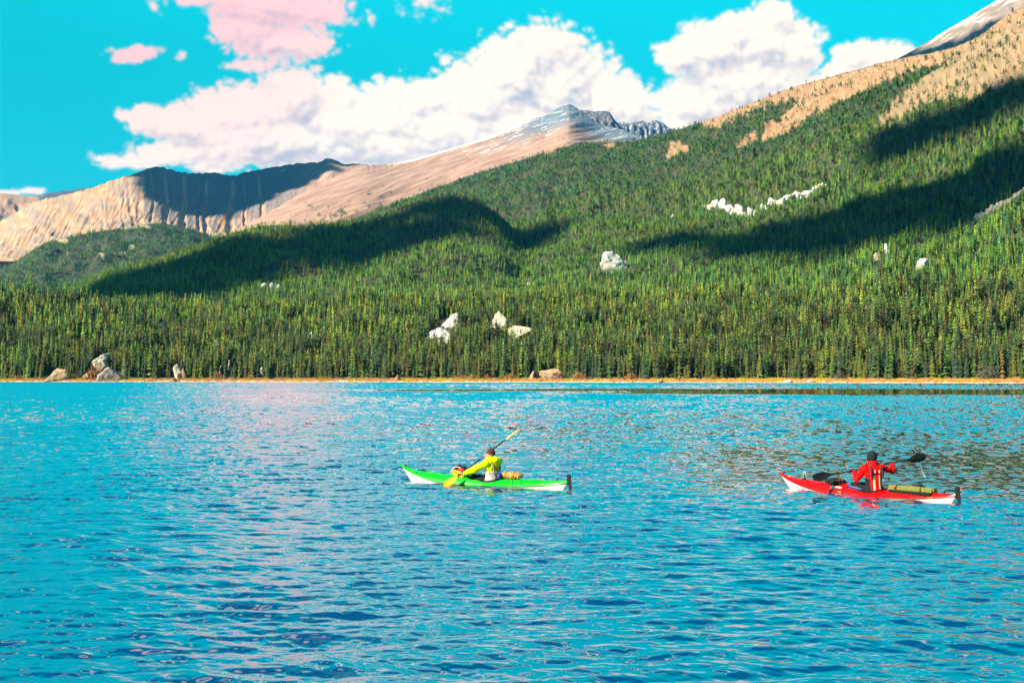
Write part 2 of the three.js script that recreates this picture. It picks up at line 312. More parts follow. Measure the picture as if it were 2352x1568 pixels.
// the peak and its long left slope
const peakRidge = curve([[420, 600], [560, 520], [700, 440], [790, 398], [840, 381], [880, 377], [924, 371], [984, 356], [1051, 336], [1117, 316], [1167, 297], [1217, 276], [1257, 263], [1284, 246], [1304, 238], [1318, 243], [1331, 252], [1352, 268], [1385, 287], [1430, 298], [1467, 313], [1560, 350]]);
slope('peak', 'mountain', 'pinkish scree slope climbing to a grey snow dusted peak', {
  u0: 440, u1: 1560, nu: 640, nt: 200, foot: (u) => 610 - 0.12 * (u - 440), ridge: peakRidge, jag: 1.6,
  footDist: () => 4300, ridgeDist: curve([[440, 5200], [870, 6000], [1304, 6400], [1560, 6300]]), drop: 0.5,
  relief: (u, t, p) => Math.sin(Math.PI * t) ** 0.6 * (26 * fbm((u * 0.36 + lerp(610, peakRidge(u), t)) / 40, u / 260, 3) + 6 * fbm((u * 0.36 + lerp(610, peakRidge(u), t)) / 7, u / 130, 4)),
  color: (u, v, t, p) => {
    const across = v + 0.36 * u, s = fbm(across / 8, u / 120, 5), s2 = fbm(across / 3.2 + 7, u / 60, 3), n = fbm(u / 26, v / 26, 5);
    let c = mix([0.32, 0.18, 0.12], [0.44, 0.28, 0.20], clamp(0.5 + s * 1.5, 0, 1));
    c = mix(c, [0.40, 0.20, 0.09], clamp(n * 2.2, 0, 0.7) * (1 - smoothstep(t, 0.4, 0.8)));
    const high = smoothstep(u, 1080, 1250) * smoothstep(t + 0.1 * s, 0.78, 0.9);
    c = mix(c, mix([0.09, 0.15, 0.20], [0.18, 0.23, 0.27], clamp(0.5 + s, 0, 1)), high);
    const snow = smoothstep(s2 + 0.25 * s, 0.28, 0.5) * smoothstep(t, 0.66, 0.9) * smoothstep(u, 900, 1200) + 0.8 * smoothstep(t, 0.972, 0.988) * (1 - smoothstep(u, 1150, 1260)) * smoothstep(u, 860, 960);
    c = mix(c, [0.78, 0.75, 0.72], clamp(snow, 0, 0.85));
    const green = smoothstep(fbm(u / 40 + 20, v / 28, 4) + (0.36 - t) * 0.9, 0.12, 0.3) * smoothstep(u, 470, 560);
    return mix(c, mix([0.07, 0.09, 0.05], [0.15, 0.13, 0.08], R()), green * 0.85);
  },
});
// faces behind the peak, shade painted dark blue; far crests, haze painted in
slope('face', 'mountain', 'rock face just right of the peak, its shade painted dark blue', {
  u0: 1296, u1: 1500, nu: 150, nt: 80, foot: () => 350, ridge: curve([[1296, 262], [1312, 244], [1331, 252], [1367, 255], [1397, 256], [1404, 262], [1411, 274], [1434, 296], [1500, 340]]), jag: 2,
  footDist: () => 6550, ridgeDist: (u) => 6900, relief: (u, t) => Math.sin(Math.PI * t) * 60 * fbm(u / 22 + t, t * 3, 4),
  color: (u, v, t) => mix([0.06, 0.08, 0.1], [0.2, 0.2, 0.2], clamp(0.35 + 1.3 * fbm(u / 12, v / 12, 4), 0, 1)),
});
slope('crests', 'mountain', 'small far peaks painted haze blue behind the wooded skyline', {
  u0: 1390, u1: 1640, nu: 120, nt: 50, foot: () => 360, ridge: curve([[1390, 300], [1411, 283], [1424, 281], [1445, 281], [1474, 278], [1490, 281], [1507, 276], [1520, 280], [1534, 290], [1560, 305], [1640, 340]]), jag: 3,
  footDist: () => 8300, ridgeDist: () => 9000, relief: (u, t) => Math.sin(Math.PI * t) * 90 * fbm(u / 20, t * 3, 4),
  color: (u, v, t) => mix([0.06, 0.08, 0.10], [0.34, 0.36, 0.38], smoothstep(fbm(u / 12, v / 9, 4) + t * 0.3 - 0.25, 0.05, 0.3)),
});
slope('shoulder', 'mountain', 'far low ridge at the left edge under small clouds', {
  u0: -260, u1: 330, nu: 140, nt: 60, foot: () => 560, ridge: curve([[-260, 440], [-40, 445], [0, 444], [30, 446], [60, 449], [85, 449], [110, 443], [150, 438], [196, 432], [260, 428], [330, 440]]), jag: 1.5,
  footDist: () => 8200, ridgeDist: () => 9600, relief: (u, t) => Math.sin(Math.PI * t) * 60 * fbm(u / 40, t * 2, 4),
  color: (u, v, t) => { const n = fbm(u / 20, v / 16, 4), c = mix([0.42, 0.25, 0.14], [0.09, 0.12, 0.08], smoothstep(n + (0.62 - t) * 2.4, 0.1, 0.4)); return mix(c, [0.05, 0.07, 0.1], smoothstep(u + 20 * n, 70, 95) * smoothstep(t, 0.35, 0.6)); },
});
slope('summit', 'mountain', 'grey snow dusted summit behind the bare shoulder, top right', {
  u0: 1980, u1: 2840, nu: 220, nt: 90, foot: () => 240, ridge: curve([[1980, 185], [2040, 146], [2066, 133], [2100, 114], [2160, 78], [2220, 42], [2290, 0], [2352, -34], [2500, -110], [2840, -180]]), jag: 1.5,
  footDist: () => 4200, ridgeDist: () => 5000, drop: 0.4, relief: (u, t) => Math.sin(Math.PI * t) * 36 * fbm(u / 60, t * 3, 4),
  color: (u, v, t) => { const s = fbm((v + 0.6 * u) / 7, u / 70, 5); return mix(mix([0.22, 0.17, 0.13], [0.34, 0.28, 0.23], clamp(0.5 + s * 1.4, 0, 1)), [0.78, 0.75, 0.72], smoothstep(t + s * 0.3, 0.95, 1.06) * 0.7); },
});
// ground under and behind everything
{
  const g = new THREE.CircleGeometry(16000, 64); g.rotateX(-Math.PI / 2); g.translate(0, -14, 0);
  solo('ground', g, std(0.08, 0.09, 0.04, 1), 'dark green lowland under the lake and the hills', 'ground', null, 'structure');
}

// ---------------------------------------------------------------- conifers
function spruce(seed, whorls, blades, wide, gapAt = 0.06, round = 0) {               // unit height; ragged drooping whorls of needle sprays
  const r = rng(seed), p = [];
  const tri = (a, b, c) => p.push(...a, ...b, ...c);
  for (let w = 0; w < whorls; w++) {
    const q = w / (whorls - 1), y = lerp(gapAt, 0.985, q ** 0.92), rad = wide * lerp((1 - q) ** 0.75, Math.sin(Math.PI * (0.12 + 0.84 * q)) ** 0.8 * 0.95, round) * (0.7 + 0.6 * r()) + 0.008, turn = r() * 6.283;
    for (let b = 0; b < blades; b++) {
      if (r() < 0.1) continue;
      const a = turn + (b + 0.5 * r()) / blades * 6.283, l = rad * (0.7 + 0.55 * r()), hw = l * 0.34 + 0.01, c = Math.cos(a), s = Math.sin(a), drop = l * (0.35 + 0.3 * r()) * (1 - 1.3 * round), lift = 0.035 * (1 - q) + 0.012;
      const root = [0, y + lift, 0], tip = [c * l, y - drop, s * l], m = 0.55 * l, el = [c * m - s * hw, y - drop * 0.75, s * m + c * hw], er = [c * m + s * hw, y - drop * 0.75, s * m - c * hw], mid = [c * m, y - drop * 0.2 + 0.008, s * m];
      tri(root, mid, el); tri(root, er, mid); tri(mid, tip, el); tri(mid, er, tip);
    }
  }
  const top = 0.03 * wide / 0.13; for (let i = 0; i < 3; i++) { const a = i * 2.09, b = a + 2.09; tri([0, 1.03, 0], [Math.cos(a) * top, 0.9, Math.sin(a) * top], [Math.cos(b) * top, 0.9, Math.sin(b) * top]); }
  const g = new THREE.BufferGeometry(); g.setAttribute('position', new THREE.Float32BufferAttribute(p, 3)); g.computeVertexNormals();
  return g;
}
const trunkGeo = (h = 0.9, r = 0.012) => { const g = new THREE.CylinderGeometry(r * 0.25, r, h, 6, 1, true); g.translate(0, h / 2, 0); return g; };
// bare outcrops keep trees away: [u, foot v, width, height] filled below
const rocks = [
  // u, v of the foot, width, height (all as seen), layer, colour, shape, label
  [123, 874, 50, 29, 'bench', 'tan', 'lean', 'big tan wedge shaped boulder at the far left of the shore'],
  [232, 850, 40, 44, 'bench', 'pale', 'slab', 'tall pale rock slab among trees, behind the pointed grey boulder'],
  [253, 872, 52, 30, 'bench', 'grey', 'cone', 'pointed grey boulder on the shore in front of the tall pale slab'],
  [196, 871, 17, 11, 'bench', 'tan', 'round', 'small round tan boulder left of the pointed grey boulder'],
  [408, 868, 17, 34, 'bench', 'pale', 'slab', 'upright pale slab standing alone by the shore, left part'],
  [421, 868, 8, 20, 'bench', 'tan', 'slab', 'small tan slab touching the right side of the upright pale slab'],
  [506, 862, 10, 18, 'bench', 'pale', 'slab', 'left one of two narrow pale stones between shore trees'],
  [526, 862, 8, 30, 'bench', 'pale', 'slab', 'right and taller one of two narrow pale stones between shore trees'],
  [601, 864, 11, 20, 'bench', 'pale', 'slab', 'narrow pale stone near the shore, right of the two narrow stones'],
  [397, 875, 15, 9, 'bench', 'tan', 'round', 'low tan boulder at the water below the upright pale slab'],
  [712, 788, 17, 32, 'bench', 'white', 'lean', 'thin white spire of rock standing alone in the forest'],
  [608, 672, 18, 10, 'ridge', 'white', 'round', 'left one of three small white stones above the bench trees'],
  [625, 670, 12, 13, 'ridge', 'white', 'round', 'middle one of three small white stones above the bench trees'],
  [640, 672, 10, 10, 'ridge', 'white', 'round', 'right one of three small white stones above the bench trees'],
  [1030, 752, 42, 36, 'bench', 'white', 'lean', 'upper one of two white crags in the middle of the forest'],
  [1012, 784, 52, 40, 'bench', 'white', 'round', 'lower and wider one of two white crags in the middle of the forest'],
  [1148, 764, 52, 42, 'bench', 'pale', 'cone', 'pale peaked crag right of the two white crags'],
  [1193, 774, 54, 34, 'bench', 'pale', 'round', 'lumpy pale crag just right of the pale peaked crag'],
  [1407, 622, 76, 44, 'massif', 'white', 'round', 'big white dome of rock on the lower right slope'],
  [1216, 652, 9, 14, 'massif', 'white', 'slab', 'thin white streak of rock below the middle of the slope'],
  [1052, 583, 13, 12, 'ridge', 'pale', 'slab', 'small pale stone on the ridge under the cloud shadow edge'],
  [1545, 491, 9, 13, 'massif', 'white', 'slab', 'lone small white stone left of the white cliff band'],
  [2036, 594, 13, 24, 'massif', 'white', 'slab', 'upright white stone on the right hand knoll'],
  [2014, 608, 14, 16, 'massif', 'pale', 'round', 'small pale stone left of and below the upright white stone on the knoll'],
  [2118, 620, 32, 22, 'massif', 'white', 'round', 'broad white rock on the right hand knoll'],
  [2210, 704, 18, 24, 'massif', 'white', 'slab', 'white stone low on the far right slope'],
  [1266, 873, 46, 26, 'bench', 'tan', 'round', 'large tan bank boulder on the shore below the crags'],
  [1222, 870, 12, 20, 'bench', 'tan', 'lean', 'leaning tan stone left of the large tan bank boulder'],
  [912, 874, 17, 14, 'bench', 'tan', 'cone', 'small peaked tan boulder on the shore, left of the middle'],
  [1810, 878, 22, 7, 'bench', 'pale', 'round', 'low pale boulder on the beach at right'],
  [1862, 879, 17, 8, 'bench', 'pale', 'round', 'low rounded pale boulder beside the first low pale one at right'],
  [1516, 877, 16, 8, 'bench', 'tan', 'round', 'low tan boulder on the beach right of the middle'],
];
const cliff = curve([[1612, 480], [1660, 478], [1700, 480], [1740, 478], [1790, 472], [1830, 458], [1865, 442], [1900, 424]]);
{
  const r = rng(77);
  for (let u = 1616; u < 1902; u += 7) rocks.push([u + 3 * r(), cliff(u) + 1, u > 1858 ? 7 : 15 + 7 * r(), u > 1858 ? 8 : 12 + 12 * r(), 'massif', 'white', 'slab', 'cliff']);
  for (let u = 2246; u < 2370; u += 8) rocks.push([u, 494 - (u - 2246) * 0.53, 14, 8 + 8 * r(), 'massif', 'pale', 'round', 'rib']);
}
function blocked(u, v, px) {                                // a tree here would stand in, or right in front of, an outcrop
  for (const k of rocks) if (Math.abs(u - k[0]) < k[2] * 0.52 && v > k[1] - k[3] * 0.6 && v < k[1] + px * 0.52) return true;
  return false;
}
const WOOD = std(0.12, 0.085, 0.06, 0.95), NEEDLE = new THREE.MeshStandardMaterial({ color: new THREE.Color().setRGB(ALB, ALB, ALB), roughness: 0.9, side: THREE.DoubleSide });
const hues = [[0.085, 0.19, 0.008], [0.04, 0.125, 0.016], [0.15, 0.23, 0.006], [0.17, 0.12, 0.006], [0.02, 0.095, 0.04], [0.20, 0.21, 0.006]];
{
  const kinds = [spruce(11, 11, 6, 0.125), spruce(12, 10, 7, 0.105), spruce(13, 11, 6, 0.145), spruce(14, 10, 6, 0.115, 0.14), spruce(15, 10, 7, 0.15, 0.22, 0.8), spruce(16, 9, 7, 0.17, 0.3, 0.9)];
  const lists = kinds.map(() => ({ m: [], c: [] })), r = rng(5), M = new THREE.Matrix4(), Q = new THREE.Quaternion(), Y = new THREE.Vector3(0, 1, 0), E = new THREE.Euler();
  const plant = (p, h, hue, k, key) => {
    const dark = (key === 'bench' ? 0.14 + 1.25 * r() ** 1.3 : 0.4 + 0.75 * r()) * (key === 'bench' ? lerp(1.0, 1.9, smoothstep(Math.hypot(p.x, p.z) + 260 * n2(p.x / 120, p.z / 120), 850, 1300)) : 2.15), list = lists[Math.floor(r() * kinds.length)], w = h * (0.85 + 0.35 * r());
    Q.setFromEuler(E.set((r() - 0.5) * 0.05, r() * 6.283, (r() - 0.5) * 0.05));
    M.compose(new THREE.Vector3(p.x, p.y - 0.3, p.z), Q, new THREE.Vector3(w, h, w));
    list.m.push(...M.elements); list.c.push(hue[0] * dark, hue[1] * dark, hue[2] * dark + k);
  };
  // trees per square metre by place; nothing where rock is bare
  const sow = (key, u0, u1, v0, v1, per, height, hueOf, keep) => {
    const L = layers[key], du = 12, dv = 6; let n = 0;
    for (let u = u0; u < u1; u += du) for (let v = v0; v < v1; v += dv) {
      const t = (x, y) => { const f = L.t(x, y); return f > 0 && f < 1; };
      if (!t(u + du / 2, v + dv / 2)) continue;
      const a = L.at(u, v), b = L.at(u + du, v), c = L.at(u, v + dv), area = Math.abs((b.x - a.x) * (c.z - a.z) - (b.z - a.z) * (c.x - a.x)), d = Math.hypot(a.x, a.z);
      let k = area * per(d); k = Math.floor(k) + (r() < k % 1 ? 1 : 0);
      while (k-- > 0) {
        const x = u + r() * du, y = v + r() * dv, f = L.t(x, y); if (f <= 0 || f >= 1) continue;
        const g0 = n2(a.x / 55 + 7, a.z / 55), h = height(d, x, y) * (0.5 + 0.8 * r() ** 1.2) * (1 + 0.3 * g0), q = (keep ? keep(x, y) : 1) * (0.5 + 0.5 * smoothstep(n2b(a.x / 38, a.z / 38), -0.6, -0.1));
        if (r() > q || blocked(x, y, h * F / d)) continue;
        plant(L.point(x, f), h, hueOf(x, y, d), 0, key); n++;
      }
    }
    return n;
  };
  const pick = (w) => { let x = r() * w.reduce((a, b) => a + b, 0), i = 0; while ((x -= w[i]) > 0 && i < w.length - 1) i++; return hues[i]; };
  const count = [
    sow('bench', -420, 2780, 640, shoreV(2700) - 5, () => 1 / 11, () => 14, (u, v) => pick(n2(u / 90, v / 60) > 0.1 ? [3, 2, 5, 2.2, 0.7, 2.6] : [4, 3, 4, 1.6, 1.4, 1.3])),
    sow('ridge', 70, 1330, 430, 735, (d) => 1 / lerp(15, 20, smoothstep(d, 1400, 2300)), () => 11, (u, v) => pick(v < 520 && u > 820 ? [3, 3, 1, 1, 2, 0.2] : [4, 3, 3, 0.2, 1, 0.2])),
    sow('massif', 620, 2780, 10, 728, (d) => 1 / lerp(11, 16, smoothstep(d, 1200, 3000)), (d) => lerp(12, 9.5, smoothstep(d, 1300, 3000)), (u, v) => pick(v < massifRidge(u) + 130 ? [2, 3, 0.6, 0.2, 4, 0.1] : n2(u / 120, v / 70) > 0 ? [5, 3, 3, 0.2, 1.5, 0.3] : [4, 4, 2, 0.3, 2, 0.1]),
      (u, v) => { const b = bare(u, v); return b === 0 ? 1 : b === 2 ? 0.4 * smoothstep(fbm(u / 22 + 4, v / 22, 3), 0.02, 0.3) + 0.03 : 0.35 * smoothstep(fbm(u / 26 + 4, v / 14, 3), 0.02, 0.3) + 0.03; }),
    sow('knoll', -150, 700, 505, 690, () => 1 / 26, () => 12, () => pick([2, 4, 0.6, 0.2, 4, 0]), (u, v) => knollBare(u, v) ? 0 : 1),
    sow('peak', 480, 1500, 330, 600, () => 1 / 60, () => 12, () => pick([1, 4, 0.3, 0.2, 4, 0]), (u, v) => { const t = layers.peak.t(u, v); return 0.9 * smoothstep(fbm(u / 40 + 20, v / 28, 4) + (0.36 - t) * 0.9, 0.16, 0.34) * smoothstep(u, 470, 560); }),
  ];
  console.log('trees', count.join(' '));
  const forest = new THREE.Group(); forest.name = 'forest'; scene.add(forest);
  tag(forest, 'dense conifer forest covering the bench and the slopes behind the far shore', 'forest', null, 'stuff');
  lists.forEach(({ m, c }, i) => {
    const o = new THREE.InstancedMesh(kinds[i], NEEDLE, m.length / 16); o.name = 'conifer_crowns'; o.userData.kind = 'stuff';
    o.instanceMatrix.array.set(m); o.instanceColor = new THREE.InstancedBufferAttribute(new Float32Array(c), 3); o.castShadow = o.receiveShadow = true; forest.add(o);
  });
}
// the front row along the water: 300 trees one by one
{
  const r = rng(41), crowns = [spruce(31, 17, 8, 0.12, 0.07), spruce(32, 16, 8, 0.10, 0.1), spruce(33, 17, 8, 0.14, 0.05), spruce(34, 14, 7, 0.085, 0.16)], trunk = trunkGeo();
  const greens = [['dark green', [0.04, 0.085, 0.02]], ['mid green', [0.065, 0.12, 0.014]], ['olive green', [0.10, 0.10, 0.012]], ['yellow green', [0.15, 0.17, 0.01]], ['blue green', [0.035, 0.08, 0.035]]];
  const mats = greens.map(([, c]) => std(c[0], c[1], c[2], 0.9, { side: THREE.DoubleSide }));
  const marks = [[-60, 'the left edge of the shore'], [123, 'the big tan wedge boulder'], [253, 'the pointed grey boulder'], [408, 'the upright pale slab'], [516, 'the two narrow pale stones'], [601, 'the single narrow pale stone'], [912, 'the small peaked tan boulder'], [1266, 'the large tan bank boulder'], [1516, 'the low tan beach boulder'], [1862, 'the low rounded pale boulder']];
  const ones = ['', 'first', 'second', 'third', 'fourth', 'fifth', 'sixth', 'seventh', 'eighth', 'ninth', 'tenth', 'eleventh', 'twelfth', 'thirteenth', 'fourteenth', 'fifteenth', 'sixteenth', 'seventeenth', 'eighteenth', 'nineteenth'], tens = { 20: 'twent', 30: 'thirt', 40: 'fort', 50: 'fift', 60: 'sixt' };
  const ordinal = (n) => n < 20 ? ones[n] : n % 10 ? tens[n - n % 10] + 'y-' + ones[n % 10] : tens[n] + 'ieth';
  const proto = new Map(); let at0 = -1, n = 0;
  for (let i = 0; i < 300; i++) {
    const u = -8 + (i + 0.25 + 0.5 * r()) * 2368 / 300;
    let v = shoreV(u) - 8 - 4 * r(), k = -1; while (k + 1 < marks.length && marks[k + 1][0] < u) k++;
    if (k !== at0) { at0 = k; n = 0; }
    n++;
    let h = r() < 0.14 ? 6 + 5 * r() : 11 + 6 * r() + (u > 1850 ? 1.5 : 0);
    let skip = 0; while (blocked(u, v, 60) && skip++ < 14) v -= 4;
    const c = r() < 0.13 ? 3 : r() < 0.3 ? 2 : r() < 0.25 ? 4 : r() < 0.55 ? 1 : 0, s = Math.floor(r() * 4), key = c + '/' + s;
    const size = h < 11 ? 'short' : h < 14.5 ? 'middling' : 'tall', form = ['', 'slim', 'broad', 'thin'][s];
    let o;
    if (!proto.has(key)) { o = new THREE.Group(); part('trunk', trunk, WOOD, o); part('crown', crowns[s], mats[c], o); proto.set(key, o); } else o = proto.get(key).clone();
    o.name = numbered('spruce_tree'); scene.add(o);
    tag(o, `${size} ${form} ${greens[c][0]} spruce, ${ordinal(n)} shore tree right of ${marks[k][1]}`.replace('  ', ' '), 'tree', 'spruces in the front row along the far shore');
    o.position.copy(layers.bench.at(u, v)); o.position.y -= 0.2;
    o.rotation.set((r() - 0.5) * 0.05, r() * 6.283, (r() - 0.5) * 0.05); const w = h * (0.9 + 0.3 * r()); o.scale.set(w, h, w);
  }
}

// ---------------------------------------------------------------- rocks, beach, shore plants
{
  const shades = { tan: [0.56, 0.36, 0.21], pale: [0.80, 0.70, 0.52], grey: [0.50, 0.42, 0.36], white: [1.0, 0.96, 0.88] }, mats = {};
  for (const k in shades) mats[k] = new THREE.MeshStandardMaterial({ color: new THREE.Color().setRGB(ALB, ALB, ALB), vertexColors: true, roughness: 0.95, flatShading: true });
  function rock(seed, shape, rgb, detail = 4) {
    const r = rng(seed), g = mergeVertices(new THREE.IcosahedronGeometry(1, detail * 2).deleteAttribute('normal').deleteAttribute('uv'), 1e-4), p = g.attributes.position, col = [], cuts = [];
    for (let i = 0; i < 11; i++) cuts.push([new THREE.Vector3(r() - 0.5, (r() - 0.35) * 0.8, r() - 0.5).normalize(), 0.45 + 0.3 * r()]);
    const v = new THREE.Vector3();
    for (let i = 0; i < p.count; i++) {
      v.fromBufferAttribute(p, i);
      for (const [n, d] of cuts) { const e = v.dot(n) - d; if (e > 0) v.addScaledVector(n, -e * 0.92); }
      const f = 1 + 0.10 * n3(v.x * 1.6 + seed, v.y * 1.6, v.z * 1.6) + 0.035 * n3(v.x * 5 + seed, v.y * 5, v.z * 5);
      v.multiplyScalar(f);
      const q = clamp((v.y + 1) / 2, 0, 1);
      if (shape === 'cone') { const s = 1.15 - 0.75 * q; v.x *= s; v.z *= s; }
      if (shape === 'lean') { const s = 1.1 - 0.5 * q; v.x = v.x * s + q * 0.42; v.z *= s; }
      if (shape === 'slab') { v.x *= 0.9; v.x += 0.12 * n3(seed, v.y * 2, 0); }
      p.setXYZ(i, v.x, v.y, v.z);
      const m = 0.82 + 0.25 * n3(v.x * 3 + 9, v.y * 2 + seed, v.z * 3) + 0.16 * n3(v.x * 9, v.y * 4, v.z * 9 + seed), crack = 1 - 0.6 * smoothstep(0.10 - Math.abs(n3(v.x * 1.9 + seed, v.y * 0.9, v.z * 1.9 + 5)), 0, 0.08) * smoothstep(n3(v.x * 3, v.y * 3 + seed, v.z * 3), -0.3, 0.2), lichen = smoothstep(n3(v.x * 2.4 + 40, v.y * 1.2, v.z * 2.4), 0.35, 0.6);
      for (let c = 0; c < 3; c++) col.push(lerp(rgb[c] * m * crack, [0.22, 0.2, 0.12][c], lichen * 0.5));
    }
    g.setAttribute('color', new THREE.Float32BufferAttribute(col, 3)); g.computeVertexNormals();
    return g;
  }
  const ledge = thing('cliff', 'long jagged white cliff band among the trees on the right slope', 'cliff'), rib = thing('rock_rib', 'pale rocky rib in shade at the right edge of the slope', 'rock');
  rocks.forEach(([u, v, w, h, key, shade, shape, label], i) => {
    const p = layers[key].at(u, Math.min(v, shoreV(u) - 5)), d = Math.hypot(p.x, p.z), k = d / F;
    if (v > shoreV(u) - 5) { const e = ray(u, v), q = Math.hypot(e.x, e.z), r = shoreDist(u) + (v > shoreV(u) - 2.6 ? 3 : 10); p.set(e.x / q * r, v > shoreV(u) - 2.6 ? 0 : 0.7, e.z / q * r); }
    const sc = new THREE.Vector3(w * k / 1.5, h * k / 1.25, w * k / 1.5 * 0.8);
    const geo = rock(100 + i, shape, shades[shade], label.length < 6 ? 3 : 4);
    const o = label === 'cliff' ? part('rock_block', geo, mats[shade], ledge) : label === 'rib' ? part('rock_block', geo, mats[shade], rib) : solo(shape === 'slab' && h > 25 ? 'rock_slab' : 'boulder', geo, mats[shade], label, 'rock');
    o.position.set(p.x, p.y + sc.y * 0.45, p.z); o.scale.copy(sc); o.rotation.y = (i * 1.7) % 0.6 - 0.3 + (p.x < 0 ? 0.2 : 0);
  });
  // beach: gravel at the water, earth and grass behind
  const NU = 700, NTB = 10, pos = [], col = [], idx = [];
  for (let i = 0; i <= NU; i++) {
    const u = lerp(-480, 2840, i / NU), d = ray(u, shoreV(u)), h = Math.hypot(d.x, d.z), dx = d.x / h, dz = d.z / h, s = shoreDist(u) + 2.5 * fbm(u / 40, 1.5, 4);
    for (let j = 0; j <= NTB; j++) {
      const t = j / NTB, r = s - 3 + 24 * t, y = -0.35 + 2.5 * t ** 1.1 + (0.12 * n2(u / 3, j) + 0.8 * fbm(u / 26, 4.4, 3)) * t;
      pos.push(dx * r, y, dz * r);
      const c = mix([0.95, 0.72, 0.46], [0.85, 0.46, 0.10], smoothstep(t + 0.15 * n2(u / 9, t * 4), 0.3, 0.5)); const m = 0.8 + 0.3 * n2(u / 2.2, j * 0.9); col.push(c[0] * m, c[1] * m, c[2] * m);
      if (i && j) { const a = i * (NTB + 1) + j, b = a - NTB - 1; idx.push(b - 1, a - 1, b, b, a - 1, a); }
    }
  }
  const g = new THREE.BufferGeometry(); g.setAttribute('position', new THREE.Float32BufferAttribute(pos, 3)); g.setAttribute('color', new THREE.Float32BufferAttribute(col, 3)); g.setIndex(idx); g.computeVertexNormals();
  solo('beach', g, new THREE.MeshStandardMaterial({ color: new THREE.Color().setRGB(ALB, ALB, ALB), vertexColors: true, roughness: 0.95, side: THREE.DoubleSide }), 'narrow strip of gravel and autumn orange turf along the far shore', 'beach', null, 'structure');
  // autumn grass
  const blade = [], rr = rng(61);
  for (let i = 0; i < 26; i++) { const a = rr() * 6.283, l = 0.25 + 0.35 * rr(), h = 0.5 + 0.5 * rr(), x = (rr() - 0.5) * 0.7, z = (rr() - 0.5) * 0.7; blade.push(x - 0.05 * Math.sin(a), 0, z + 0.05 * Math.cos(a), x + 0.05 * Math.sin(a), 0, z - 0.05 * Math.cos(a), x + Math.cos(a) * l, h, z + Math.sin(a) * l); }
  const bg = new THREE.BufferGeometry(); bg.setAttribute('position', new THREE.Float32BufferAttribute(blade, 3)); bg.computeVertexNormals();
  const N = 16000, grass = new THREE.InstancedMesh(bg, new THREE.MeshStandardMaterial({ color: new THREE.Color().setRGB(ALB, ALB, ALB), roughness: 0.9, side: THREE.DoubleSide }), N), M = new THREE.Matrix4(), C = new THREE.Color();
  for (let i = 0; i < N; i++) {
    const u = lerp(-60, 2420, rr()), d = ray(u, shoreV(u)), h = Math.hypot(d.x, d.z), t = 0.35 + 0.65 * rr(), r = shoreDist(u) + 24 * t - 3, s = 0.7 + 0.9 * rr();
    M.makeRotationY(rr() * 6.28).scale(new THREE.Vector3(s, s * (0.7 + 0.5 * rr()), s)).setPosition(d.x / h * r, -0.45 + 2.5 * t ** 1.1, d.z / h * r); grass.setMatrixAt(i, M);
    if (n2(u / 14, 8) < -0.35 && rr() < 0.8) M.scale(new THREE.Vector3(0.2, 0.2, 0.2)), grass.setMatrixAt(i, M);
    const k = n2(u / 50, 3) + 0.6 * (rr() - 0.5); C.setRGB(...(k > 0.35 ? [0.75, 0.54, 0.03] : k > -0.15 ? [0.95, 0.47, 0.06] : [0.8, 0.4, 0.12])); grass.setColorAt(i, C);
  }
  grass.name = 'grass'; scene.add(grass); tag(grass, 'orange and yellow autumn grass along the far shore', 'grass', null, 'stuff');
  // loose stones along the water
  {
    const sg = new THREE.IcosahedronGeometry(1, 1), q = sg.attributes.position; for (let i = 0; i < q.count; i++) { const m = 1 + 0.3 * n3(q.getX(i) * 1.5, q.getY(i) * 1.5, q.getZ(i) * 1.5); q.setXYZ(i, q.getX(i) * m, q.getY(i) * m * 0.7, q.getZ(i) * m); } sg.computeVertexNormals();
    const NS = 1400, st = new THREE.InstancedMesh(sg, new THREE.MeshStandardMaterial({ color: new THREE.Color().setRGB(ALB, ALB, ALB), roughness: 0.95 }), NS);
    for (let i = 0; i < NS; i++) { const u = lerp(-60, 2420, rr()), d = ray(u, shoreV(u)), h = Math.hypot(d.x, d.z), t = 0.05 + 0.6 * rr() ** 1.6, r = shoreDist(u) + 24 * t - 3, z = 0.12 + 0.75 * rr() ** 5; M.makeRotationY(rr() * 6.28).scale(new THREE.Vector3(z * 1.3, z, z)).setPosition(d.x / h * r, -0.3 + 2.5 * t ** 1.1, d.z / h * r); st.setMatrixAt(i, M); const c = 0.35 + 0.6 * rr(); C.setRGB(c, c * 0.86, c * 0.72); st.setColorAt(i, C); }
    st.name = 'pebbles'; scene.add(st); tag(st, 'loose pale and grey stones along the far waterline', 'stones', null, 'stuff');
  }
  // shrubs
  const bushGeo = (seed) => { const r = rng(seed), p = []; for (let i = 0; i < 420; i++) { const a = r() * 6.283, b = Math.acos(r()), q = 0.45 + 0.55 * r() ** 0.5, x = Math.sin(b) * Math.cos(a) * q, y = Math.cos(b) * q * 0.95, z = Math.sin(b) * Math.sin(a) * q, s = 0.09; for (let k = 0; k < 3; k++) p.push(x + (r() - 0.5) * 2 * s, y + (r() - 0.5) * 2 * s, z + (r() - 0.5) * 2 * s); } const g = new THREE.BufferGeometry(); g.setAttribute('position', new THREE.Float32BufferAttribute(p, 3)); g.computeVertexNormals(); return g; };
  const foliage = [bushGeo(1), bushGeo(2), bushGeo(3)], stemGeo = (() => { const l = []; for (let i = 0; i < 5; i++) { const c = new THREE.CylinderGeometry(0.015, 0.03, 0.8, 5); c.translate(0, 0.4, 0); c.rotateX(Math.sin(i * 2.1) * 0.6); c.rotateZ(Math.cos(i * 2.1) * 0.6); l.push(c); } return merge(l); })();
